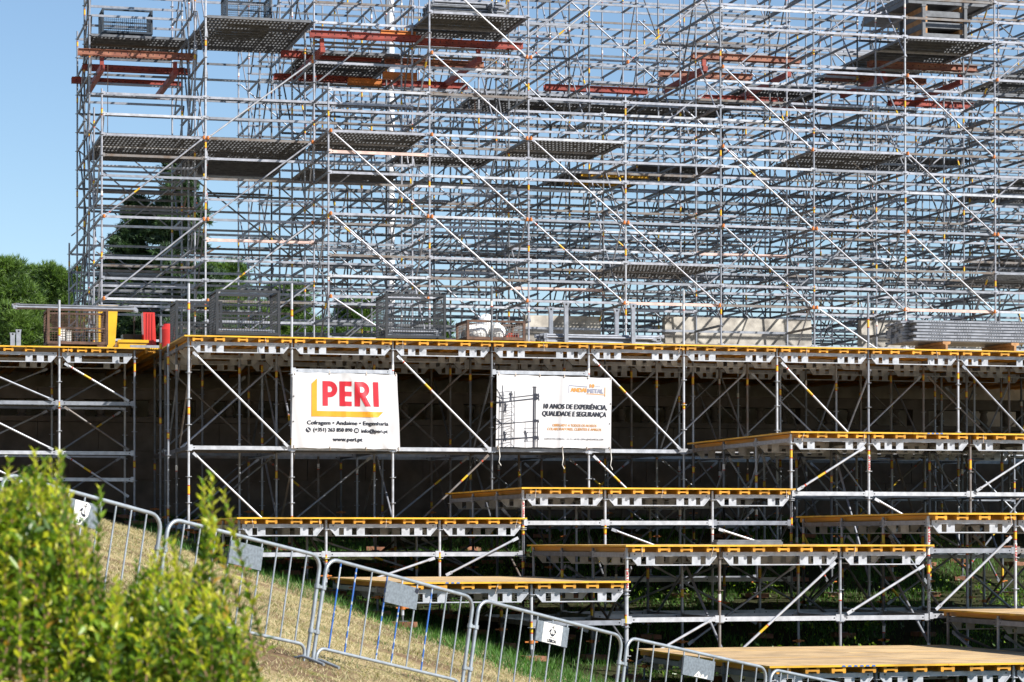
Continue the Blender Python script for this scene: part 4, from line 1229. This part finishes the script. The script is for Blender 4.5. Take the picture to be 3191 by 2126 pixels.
    for kk, g in p2.b.items():
        out = []
        for (u, _, v) in g.v:
            x = (1 - u) * (1 - v) * BLc[0] + u * (1 - v) * BRc[0] + u * v * TRc[0] + (1 - u) * v * TLc[0]
            zz = (1 - u) * (1 - v) * BLc[1] + u * (1 - v) * BRc[1] + u * v * TRc[1] + (1 - u) * v * TLc[1]
            e = sum(amp * math.exp(-((u - cu - lean * (v - .5)) / w) ** 2) for cu, w, amp, lean in [(.72, .05, -.03, -.35), (.50, .03, -.012, 0), (.93, .06, .03, .2), (.06, .05, -.02, -.12), (.36, .05, .012, .0)])
            e += .008 * math.sin(7 * u + 3 * v + 1.0) * math.sin(4 * v + 2 * u) + .02 * (1 - v) ** 6 * math.sin(14 * u + 1.0)
            out.append((x, 49.40 + e - .009, zz))
        g.v = out; put('print', g.mesh('print', (kk,)), sheet)
build_banners()
def post_sticker(x, y, z, parent_label):
    t = PLATS[parent_label]
    b = MB(); b.tube((0, 0, 0), (0, 0, .30), TUBE_R + .003, 12, 0, False)
    o = put('sticker', b.mesh('sticker', ('sticker_white',)), t, T(x, y, z))
    pr = Print(); pr.text('ink_red', 'PERI UP', .02, -.015, .26, .03, .05)
    g = pr.b['ink_red']; g.v = [(-zz, -TUBE_R - .006 - e_, xx) for xx, e_, zz in g.v]
    put('print', g.mesh('print', ('ink_red',)), o, T(x, y, z))
_pl = list(PLATS)
for x, y, z, k in ((11.82, 43.7, .40, 1), (11.9, 37.9, -.75, 4), (18.4, 37.9, -.35, 5), (18.32, 43.7, 1.25, 2), (16.9, 37.9, -.05, 5)): post_sticker(x, y, z, _pl[k])
# ---------------------------------------------------------------- crowd barriers on the slope
M['barrier_steel'] = mat('barrier_galvanised_tube', (.27, .30, .33), .42, .35, .16, 10, coords='World')
M['plate_steel'] = mat('spangled_galvanised_sheet', (.15, .175, .20), .5, .3, .2, 40, coords='World')
M['blue_flake'] = mat('flaking_blue_paint', (.02, .10, .35), .5, .0, .1, 14, c2=(.34, .38, .42), coords='World', lo=.52, hi=.56)
JT = [(-.15, 20.55, .95), (1.40, 21.7, .57), (2.905, 22.8, .208), (4.524, 23.85, -.155), (6.282, 25.0, -.579), (8.204, 26.2, -1.023), (10.312, 27.5, -1.451), (12.4, 28.75, -1.86)]
def emblem(pr, cx, cy, s):
    """ship with anchor mast, two birds and a wave; name below"""
    k = 'ink_black'
    def Q(pts): return [(cx + x * s, cy + y * s) for x, y in pts]
    pr.poly(k, Q([(-.02, -.1), (.02, -.1), (.028, .30), (-.008, .30)]))
    pr.poly(k, Q([(-.11, .255), (.13, .235), (.13, .27), (-.11, .29)]))
    pr.poly(k, Q([(.0, .32), (.09, .31), (.06, .345), (.09, .375), (.0, .385)]))
    n = 12
    pr.strip(k, Q([(.20 * math.cos(math.pi + math.pi * i / n), .0 + .20 * math.sin(math.pi + math.pi * i / n)) for i in range(n + 1)]),
             Q([(.15 * math.cos(math.pi + math.pi * i / n), .0 + .085 * math.sin(math.pi + math.pi * i / n)) for i in range(n + 1)]))
    for sgn in (-1, 1):
        pts = [(.32, -.04), (.24, .10), (.17, .16), (.10, .165), (.07, .13), (.12, .10), (.12, .02), (.2, .02), (.27, -.01)]
        pts = [(sgn * x, y) for x, y in pts]
        pr.poly(k, Q(pts if sgn > 0 else pts[::-1]))
    w = [(-.2 + .4 * i / 12, -.265 + .02 * math.sin(i * 1.57)) for i in range(13)]
    pr.strip(k, Q([(x, y + .016) for x, y in w]), Q([(x, y - .016) for x, y in w]))
    pr.text(k, 'LISBOA', cx - .33 * s, cy - .52 * s, .66 * s, .17 * s, .03)
def barrier(i, label, plate):
    A = Vector(JT[i]); B = Vector(JT[i + 1])
    d = (B - A); L = d.length - .05; d.normalize()
    # legs stand square to the rail, tilted with the slope
    horiz = Vector((d.x, d.y, 0)).normalized(); nrm = Vector((-horiz.y, horiz.x, 0)); up = d.cross(nrm); up = up if up.z > 0 else -up
    Mx = Matrix((d, nrm, up)).transposed().to_4x4()
    h = 1.02
    Mx.translation = A + d * .025 - up * (h - .02)
    t = tag(put('crowd_barrier', None, None, Mx), label, 'barrier', 'crowd barriers down the slope')
    r = .0185; c = .13
    def arc(cx, cz, r_, a0, a1, n=6): return [(cx + r_ * math.cos(R(a0 + (a1 - a0) * k / n)), 0, cz + r_ * math.sin(R(a0 + (a1 - a0) * k / n))) for k in range(n + 1)]
    b = MB(); pts = [(r, 0, .03)] + arc(r + c, h - r - c, c, 180, 90) + arc(L - r - c, h - r - c, c, 90, 0) + [(L - r, 0, .03)]
    steel = 'barrier_steel'
    put('frame', (b.path(pts, r, 8, 0, (0, 1, 0)), b.mesh('frame', (steel,)))[1], t, Mx)
    b = MB(); c2 = .09; zb = .16
    pts = [(2.4 * r + .014, .0, .0)] + arc(2.4 * r + .014 + c2, zb - c2, c2, 180, 90) + arc(L - 2.4 * r - .014 - c2, zb - c2, c2, 90, 0) + [(L - 2.4 * r - .014, 0, .0)]
    put('bottom_rail', (b.path(pts, .016, 8, 0, (0, 1, 0)), b.mesh('bottom_rail', (steel,)))[1], t, Mx)
    nb = 9; xs = [.2 + (L - .4) * k / (nb - 1) for k in range(nb)]
    for k, x in enumerate(xs):
        pl = k in (3, 4, 5)
        b = MB(); b.tube((0, 0, zb), (0, 0, h - 2 * r + .004), .0085, 7)
        put('bar', b.mesh('bar', ('blue_flake' if (plate == 'scraped' and k in (0, 1, 3, 4, 6)) else steel,)), t, Mx @ T(x, 0, 0))
    for x in (r, L - r):                                   # clips that hook neighbours together
        for z in (.3, .72):
            b = MB(); b.tube((0, 0, -.02), (0, 0, .02), .027, 8); b.box(.0, .045 if x < 1 else .06, -.012, .012, -.012, .012)
            put('clip', b.mesh('clip', (steel,)), t, Mx @ T(x, -.002, z) @ (Matrix.Rotation(math.pi, 4, 'Z') if x < 1 else Matrix.Identity(4)))
    b = MB(); b.path([(0, -.3, -.02), (0, -.1, .03), (0, .0, .05), (0, .1, .03), (0, .3, -.02)], .015, 8, 0, (1, 0, 0))
    for x in (.08, L - .08): put('foot', cached('bfoot', lambda: b.mesh('foot', (steel,))), t, Mx @ T(x, 0, 0))
    px0, px1, pz0, pz1 = xs[3] - .012, xs[5] + .012, h - .285, h - .075
    b = MB(); b.box(px0, px1, -.018, -.0155, pz0, pz1)
    po = put('sign_plate', b.mesh('sign_plate', ('plate_steel',)), t, Mx)
    if plate in ('lisboa', 'torn', 'scrap', 'scraped'):
        pr = Print(); w, hh = px1 - px0, pz1 - pz0; cx = (px0 + px1) / 2
        if plate == 'lisboa':
            pr.poly('sticker_white', [(px0 + .2 * w, pz0 + .004), (px1 - .2 * w, pz0 + .004), (px1 - .2 * w, pz1 - .004), (px0 + .2 * w, pz1 - .004)])
        elif plate == 'torn':
            pr.poly('sticker_white', [(px0 + .2 * w, pz0 + .004), (px0 + .42 * w, pz0 + .004), (px0 + .62 * w, pz0 + .45 * hh), (px0 + .66 * w, pz1 - .03), (px0 + .58 * w, pz1 - .004), (px0 + .2 * w, pz1 - .004)])
        elif plate == 'scrap':
            pr.poly('sticker_white', [(px0 + .36 * w, pz0 + .004), (px0 + .78 * w, pz0 + .004), (px0 + .8 * w, pz0 + .24 * hh), (px0 + .70 * w, pz0 + .04 * hh), (px0 + .66 * w, pz0 + .22 * hh), (px0 + .58 * w, pz0 + .16 * hh), (px0 + .5 * w, pz0 + .34 * hh), (px0 + .43 * w, pz0 + .18 * hh)])
        pr2 = Print()
        if plate == 'lisboa': emblem(pr2, cx, (pz0 + pz1) / 2 + .013, .2)
        if plate == 'torn':
            emblem(pr2, cx, (pz0 + pz1) / 2 + .013, .2)
        if plate == 'scrap':
            for ux in (.47, .58):
                n = 14; xx = px0 + ux * w; zz = pz0 + .12 * hh
                pr2.strip('ink_black', [(xx + .012 * math.cos(6.283 * q / n), zz + .012 * math.sin(6.283 * q / n)) for q in range(n + 1)], [(xx + .007 * math.cos(6.283 * q / n), zz + .007 * math.sin(6.283 * q / n)) for q in range(n + 1)])
        if plate == 'scraped':
            pr2.poly('ink_black', [(px1 - .1 * w, pz1 - .02 * hh), (px1 - .13 * w, pz1 - .2 * hh), (px1 - .05 * w, pz1 - .26 * hh), (px1 - .003, pz1 - .22 * hh), (px1 - .003, pz1 - .03 * hh)][::-1])
        for lay, q in ((-.0195, pr), (-.021, pr2)):
            for kk, g in q.b.items():
                if plate == 'torn' and lay < -.02:         # the right part of the print is torn away
                    keep = MB()
                    for f in g.f:
                        if max((g.v[z][0] - px0) / w - .40 * max(0, (g.v[z][2] - pz0) / hh) for z in f) < .40: keep.add([g.v[z] for z in f], [tuple(range(len(f)))])
                    g = keep
                if not g.f: continue
                g.v = [(x, lay - e_, z) for x, e_, z in g.v]
                put('sticker' if lay > -.02 else 'print', g.mesh('sticker', (kk,)), po, Mx)
    return t
barrier(0, 'galvanised crowd barrier highest on the slope, mostly hidden by the hedge', 'plain')
barrier(1, 'galvanised crowd barrier with a half torn white city sticker on its plate', 'torn')
barrier(2, 'galvanised crowd barrier with a plain bare metal plate behind the hedge tip', 'plain')
barrier(3, 'crowd barrier with flaking blue paint on its bars and a scraped plate', 'scraped')
barrier(4, 'crowd barrier whose plate carries a complete white city sticker with a ship emblem', 'lisboa')
barrier(5, 'crowd barrier with only scraps of a white sticker left on its plate', 'scrap')
barrier(6, 'crowd barrier lowest on the slope in front of the broad low platform', 'plain')
# ---------------------------------------------------------------- vegetation
def leaf_cloud(name, P, D, N, L, Wd, mats, mi, fold=.25):
    """P base points, D leaf directions, N leaf normals: one folded six-point leaf each"""
    n = len(P); S = np.cross(D, N); S /= np.linalg.norm(S, axis=1, keepdims=True) + 1e-9
    N2 = np.cross(S, D)
    L = np.asarray(L).reshape(-1, 1); Wd = np.asarray(Wd).reshape(-1, 1)
    v = np.stack([P, P + D * L * .45 + S * Wd * .5 + N2 * Wd * fold, P + D * L * .45 - S * Wd * .5 + N2 * Wd * fold, P + D * L, P + D * L * .45], 1)
    V = v.reshape(-1, 3); idx = np.arange(n)[:, None] * 5
    F = np.concatenate([idx + np.array([[0, 1, 4]]), idx + np.array([[1, 3, 4]]), idx + np.array([[0, 4, 2]]), idx + np.array([[4, 3, 2]])], 1).reshape(-1, 3)
    me = bpy.data.meshes.new(name)
    me.vertices.add(len(V)); me.vertices.foreach_set('co', V.ravel())
    me.loops.add(len(F) * 3); me.loops.foreach_set('vertex_index', F.ravel().astype(np.int32))
    me.polygons.add(len(F)); me.polygons.foreach_set('loop_start', np.arange(0, len(F) * 3, 3, dtype=np.int32))
    for k in mats: me.materials.append(M[k])
    me.polygons.foreach_set('material_index', np.repeat(np.asarray(mi), 4).astype(np.int32))
    me.update(calc_edges=True)
    return me
def tri_cloud(name, A, B, C, mats, mi):
    n = len(A); V = np.stack([A, B, C], 1).reshape(-1, 3); F = np.arange(3 * n, dtype=np.int32)
    me = bpy.data.meshes.new(name)
    me.vertices.add(3 * n); me.vertices.foreach_set('co', V.ravel())
    me.loops.add(3 * n); me.loops.foreach_set('vertex_index', F)
    me.polygons.add(n); me.polygons.foreach_set('loop_start', np.arange(0, 3 * n, 3, dtype=np.int32))
    for k in mats: me.materials.append(M[k])
    me.polygons.foreach_set('material_index', np.asarray(mi).astype(np.int32))
    me.update(calc_edges=True)
    return me
def unit(a): return a / (np.linalg.norm(a, axis=1, keepdims=True) + 1e-9)

def build_hedge():
    rs = np.random.RandomState(4)
    prof_x = [-1.2, -.3, .30, .5, .55, .60, .64, .68, .71, .745, .78, .84, .90, .95, .985, 1.02, 1.07, 1.10, 1.13, 1.17, 1.20, 1.23, 1.27]
    prof_z = [.15, .22, .20, .15, .17, .21, .22, .21, .06, .0, -.04, -.11, -.16, -.14, -.07, -.05, -.08, -.15, -.10, -.09, -.15, -.28, -.48]
    t = thing('hedge', 'blurred leafy green hedge with yellow young shoots in the foreground', 'hedge', (.2, 8.0, float(ground_z(.2, 8.0))))
    shoots = []
    for _ in range(560):
        x = rs.uniform(-1.1, 1.24); y = rs.uniform(7.5, 8.7)
        zt = np.interp(x, prof_x, prof_z) + rs.normal(0, .035) - .05 * abs(y - 8) - .02
        shoots.append((x, y, zt, rs.uniform(.28, .5)))
    for x, zt in ((.545, .245), (.62, .275), (.655, .25), (.69, .27), (.705, .25), (.826, .165), (.60, .22), (1.125, .13), (1.15, .19), (1.165, .205), (1.19, .15), (1.14, .05), (1.18, .06), (1.01, .0), (1.05, .01), (1.03, -.01), (.77, .06)):
        shoots.append((x, 8.0 + rs.uniform(-.1, .1), zt, .5))
    for x in np.arange(.05, 1.2, .035): shoots.append((x, 7.45 + rs.uniform(0, .2), np.interp(x, prof_x, prof_z) - rs.uniform(.1, .3), .4))
    P = []; D = []; N = []; LL = []; WW = []; MI = []
    st = MB()
    for (x, y, zt, ln) in shoots:
        lean = rs.normal(0, .24, 2); base_ = np.array([x - lean[0] * ln, y - lean[1] * ln, zt - ln])
        tip = np.array([x, y, zt])
        st.tube(tuple(base_), tuple(tip), .0045, 5, 0, False, .0018)
        n = int(ln / .015); young = rs.random_sample() < .6
        ax = (tip - base_) / np.linalg.norm(tip - base_)
        for k in range(n):
            f = (k + .5) / n; p = base_ + (tip - base_) * f
            for s in (0, math.pi):
                a = k * 1.57 + s + rs.uniform(-.4, .4)
                rad = np.array([math.cos(a), math.sin(a), 0]); up = .45 + .5 * f + rs.uniform(-.2, .25)
                d = rad * (1 - .35 * f) + ax * up; d /= np.linalg.norm(d)
                nn = ax - rad * .3 + rs.normal(0, .25, 3)
                P.append(p); D.append(d); N.append(nn)
                sz = rs.uniform(.75, 1.2) * (1 - .35 * f ** 3); LL.append(.044 * sz); WW.append(.020 * sz)
                q = rs.random_sample()
                if young and f > .62: MI.append(2 if q < .72 else 1)
                else: MI.append(0 if q < .40 else (1 if q < .84 else (2 if q < .975 else 3)))
    P = np.array(P); D = np.array(D); N = unit(np.array(N))
    # filling foliage through the body
    n = 26000
    x = rs.uniform(-1.1, 1.27, n); y = rs.uniform(7.5, 8.8, n); top = np.interp(x, prof_x, prof_z) - .10 - .10 * np.abs(y - 8.0)
    z = top - rs.random_sample(n) ** 1.2 * .85; keep = z > -1.0; x, y, z = x[keep], y[keep], z[keep]; n = len(x)
    P2 = np.stack([x, y, z], 1); D2 = unit(rs.normal(0, 1, (n, 3)) + np.array([0, -.3, .7])); N2 = unit(rs.normal(0, 1, (n, 3)) + np.array([0, -.3, .6]))
    me = leaf_cloud('foliage', np.concatenate([P, P2]), np.concatenate([D, D2]), np.concatenate([N, N2]), np.concatenate([LL, rs.uniform(.034, .05, n)]), np.concatenate([WW, rs.uniform(.016, .022, n)]),
                    ('leaf_dark', 'leaf_mid', 'leaf_young', 'leaf_dry'), np.concatenate([MI, rs.choice([0, 1, 2, 3], n, p=[.40, .40, .18, .02])]))
    o = put('foliage', me, t); o['kind'] = 'stuff'
    for k in range(9):
        xx = -1.0 + k * .26; zz = float(ground_z(xx, 8.1)); st.path([(xx, 8.1, zz - .03), (xx + .03, 8.08, zz + .4), (xx - .02, 8.05, zz + .8)], .012, 6)
    put('stem', st.mesh('stem', ('stem',)), t)
build_hedge()

def build_trees():
    def pine(seed, H, Wd, clumps):
        rs = np.random.RandomState(seed); A = []; B = []; C = []; MI = []
        for _ in range(clumps):
            h = rs.uniform(.08, 1.0) ** .8; z = H * h
            rad = Wd * (1 - .62 * max(0, h - .35) / .65) * (.78 + .22 * math.sin(h * 17 + seed)) * math.sqrt(rs.uniform(.1, 1)); a = rs.uniform(0, 6.283)
            c = np.array([rad * math.cos(a), rad * math.sin(a), z]); cr = rs.uniform(.38, .8)
            n = 80; d = unit(rs.normal(0, 1, (n, 3)) + np.array([0, 0, .45]))
            p = c + d * cr * np.array([1, 1, .95]) * rs.uniform(.55, 1.0, (n, 1))
            mi = 0 if rs.random_sample() < .6 else 1
            for _k in range(6):
                dd = unit(d * .6 + np.array([0, 0, .5]) + rs.normal(0, .42, (n, 3))); s = unit(rs.normal(0, 1, (n, 3))); ln = rs.uniform(.2, .42, (n, 1))
                A.append(p - s * .028); B.append(p + s * .028); C.append(p + dd * ln); MI.append(np.where(rs.random_sample(n) < .8, mi, 1 - mi))
        return tri_cloud('crown', np.concatenate(A), np.concatenate(B), np.concatenate(C), ('pine_a', 'pine_b'), np.concatenate(MI))
    def conifer(seed, H, Wd):
        rs = np.random.RandomState(seed); A = []; B = []; C = []; MI = []
        for k in range(210):
            h = rs.uniform(.04, .99); z = H * h; rmax = Wd * (1 - h) ** .68 + .15
            a = rs.uniform(0, 6.283); Lb = rmax * rs.uniform(.6, 1.08); n = 150
            f = rs.random_sample(n) ** .7; wv = (.18 + .5 * (1 - f)) * .9
            bd = np.array([math.cos(a), math.sin(a), -.08])
            p = np.array([0, 0, z]) + bd * (f * Lb)[:, None] + rs.normal(0, 1, (n, 3)) * (wv * .55)[:, None] * np.array([1, 1, .45]); mi = 0 if rs.random_sample() < .55 else 1
            for _k in range(4):
                dd = unit(bd * .5 + np.array([0, 0, .15]) + rs.normal(0, .6, (n, 3))); s = unit(rs.normal(0, 1, (n, 3))); ln = rs.uniform(.2, .4, (n, 1))
                A.append(p - s * .05); B.append(p + s * .05); C.append(p + dd * ln); MI.append(np.where(rs.random_sample(n) < .8, mi, 1 - mi))
        return tri_cloud('crown', np.concatenate(A), np.concatenate(B), np.concatenate(C), ('cedar_a', 'cedar_b'), np.concatenate(MI))
    def trunk(H, r):
        b = MB(); b.path([(0, 0, -.1), (.1, .05, H * .3), (-.1, .1, H * .65), (.05, 0, H * .97)], r, 8)
        rr = random.Random(int(H * 10))
        for k in range(9):
            z = H * (.25 + .07 * k); a = rr.uniform(0, 6.28); l = H * .18; b.tube((0, .05, z), (l * math.cos(a), l * math.sin(a), z + l * .5), r * .4, 6, 0, False, r * .12)
        return b.mesh('trunk', ('bark',))
    pm = [pine(51, 11.0, 3.0, 170), pine(52, 11.0, 3.3, 170), pine(53, 11.0, 2.7, 150)]
    tm = trunk(9.6, .22)
    def plant(name, label, crown, trk, x, y, s, rot, group):
        Mx = T(x, y, 4.4) @ Matrix.Rotation(rot, 4, 'Z') @ Matrix.Diagonal((s[0], s[0], s[1], 1))
        t = tag(put(name, None, None, T(x, y, 4.4)), label, 'tree', group)
        put('crown', crown, t, Mx); put('trunk', trk, t, Mx)
    spots = [(5.2, 140, 1.0, .95), (9.2, 136, 1.05, .90), (12.3, 141, .95, .93), (16.5, 146, 1.15, 1.04), (21.5, 143, 1.15, .98), (26.0, 147, 1.2, .93), (30.5, 150, 1.2, .86), (35.5, 153, 1.2, .78), (40.5, 156, 1.2, .70), (1.0, 133, 1.05, .92), (7.4, 149, 1.1, .98), (46, 158, 1.2, .6), (3.2, 143, 1.1, .93), (10.6, 146, 1.1, .96)]
    lab = {0: 'bushy green pine standing free against the sky left of the scaffold', 1: 'bushy green pine standing free against the sky left of the scaffold', 9: 'bushy green pine standing free against the sky left of the scaffold', 10: 'bushy green pine standing free against the sky left of the scaffold'}
    lab[12] = lab[13] = lab[0]
    for k, (x, y, sx, sz) in enumerate(spots):
        plant('pine_tree', lab.get(k, 'low green pine seen through the lower tubes of the tall scaffold'), pm[k % 3], tm, x, y, (sx, sz), k * 1.7, 'free standing pines' if k in lab else 'pines behind the scaffold')
    c1 = conifer(61, 15.0, 4.5); tr = trunk(14.0, .25)
    plant('cedar_tree', 'tall dark conifer with a pointed top seen through the left scaffold bays', c1, tr, 17.6, 133, (1.0, 1.03), .3, 'dark conifers behind the scaffold')
    plant('cedar_tree', 'shorter dark conifer leaning against the tall pointed one behind the scaffold', c1, tr, 15.6, 134.5, (.9, .90), 2.3, 'dark conifers behind the scaffold')
build_trees()

def build_grass():
    rs = np.random.RandomState(9)
    def blades(x, y, hmin, hmax, w, mats, probs, bend=.35):
        n = len(x); z = ground_z(x, y) + .018 * np.sin(x * 2.3 + y * .7) * np.sin(y * 1.9 - x * .4) - .005
        P = np.stack([x, y, z], 1); a = rs.uniform(0, 6.283, n); S = np.stack([np.cos(a), np.sin(a), np.zeros(n)], 1) * (w * rs.uniform(.6, 1.3, n))[:, None]
        h = rs.uniform(hmin, hmax, n); Tt = P + np.stack([rs.normal(0, bend, n) * h, rs.normal(0, bend, n) * h, h], 1)
        return P - S, P + S, Tt, rs.choice(len(mats), n, p=probs)
    # straw on the open slope
    n = 150000; x = rs.uniform(1.0, 11.5, n); y = rs.uniform(17, 52, n)
    bare = np.sin(x * 1.1 + .8) * np.sin(y * .55 + 1.2) + .5 * np.sin(x * 2.7 + y * 1.1) + rs.normal(0, .4, n)
    keep = ((x < 9.6 + .0 * y) | (y < 37)) & (bare > -1.0); keep &= (y < 44) | (x < 7.5); x, y = x[keep], y[keep]
    A, B, C, mi = blades(x, y, .02, .06, .006, (0, 1, 2), [.60, .34, .06], .9)
    o = put('dry_grass', tri_cloud('dry_grass', A, B, C, ('grass_dry', 'grass_dry2', 'grass_green2'), mi)); tag(o, 'short dry straw coloured grass on the slope', 'grass', None, 'stuff')
    # lush grass along and under the platforms
    n = 130000; x = rs.uniform(6.0, 24, n); y = rs.uniform(27, 56, n)
    edge = 7.9 + (37.5 - y) * .19
    patch = np.sin(x * 1.7 + 1) * np.sin(y * 1.3) + .6 * np.sin(x * 3.1 - y * 2.3) + rs.normal(0, .35, n)
    keep = (x > edge + .35 * np.sin(y * 3) + rs.normal(0, .25, n)) & ((patch > -.25) | ((x < edge + 3.0) & (y < 40)))
    x, y = x[keep], y[keep]
    A, B, C, mi = blades(x, y, .05, .19, .007, (0, 1), [.5, .5], .45)
    o = put('lush_grass', tri_cloud('lush_grass', A, B, C, ('grass_green', 'grass_green2'), mi)); tag(o, 'lush green grass growing beside and under the platforms', 'grass', None, 'stuff')
    # leafy weeds
    n = 2600; c = rs.uniform(0, 1, (60, 2)); cx = 12 + c[:, 0] * 10; cy = 37.9 + c[:, 1] * 12
    k = rs.randint(0, 60, n); x = cx[k] + rs.normal(0, .35, n); y = cy[k] + rs.normal(0, .3, n); z = ground_z(x, y) + rs.uniform(.02, .38, n)
    me = leaf_cloud('weeds', np.stack([x, y, z], 1), unit(rs.normal(0, 1, (n, 3)) + np.array([0, -.2, .6])), unit(rs.normal(0, 1, (n, 3)) + np.array([0, 0, 1])), rs.uniform(.05, .1, n), rs.uniform(.03, .05, n), ('leaf_dark', 'leaf_mid'), rs.choice([0, 1], n, p=[.6, .4]))
    o = put('weeds', me); tag(o, 'leafy weeds in the shade under the platforms', 'weeds', None, 'stuff')
build_grass()
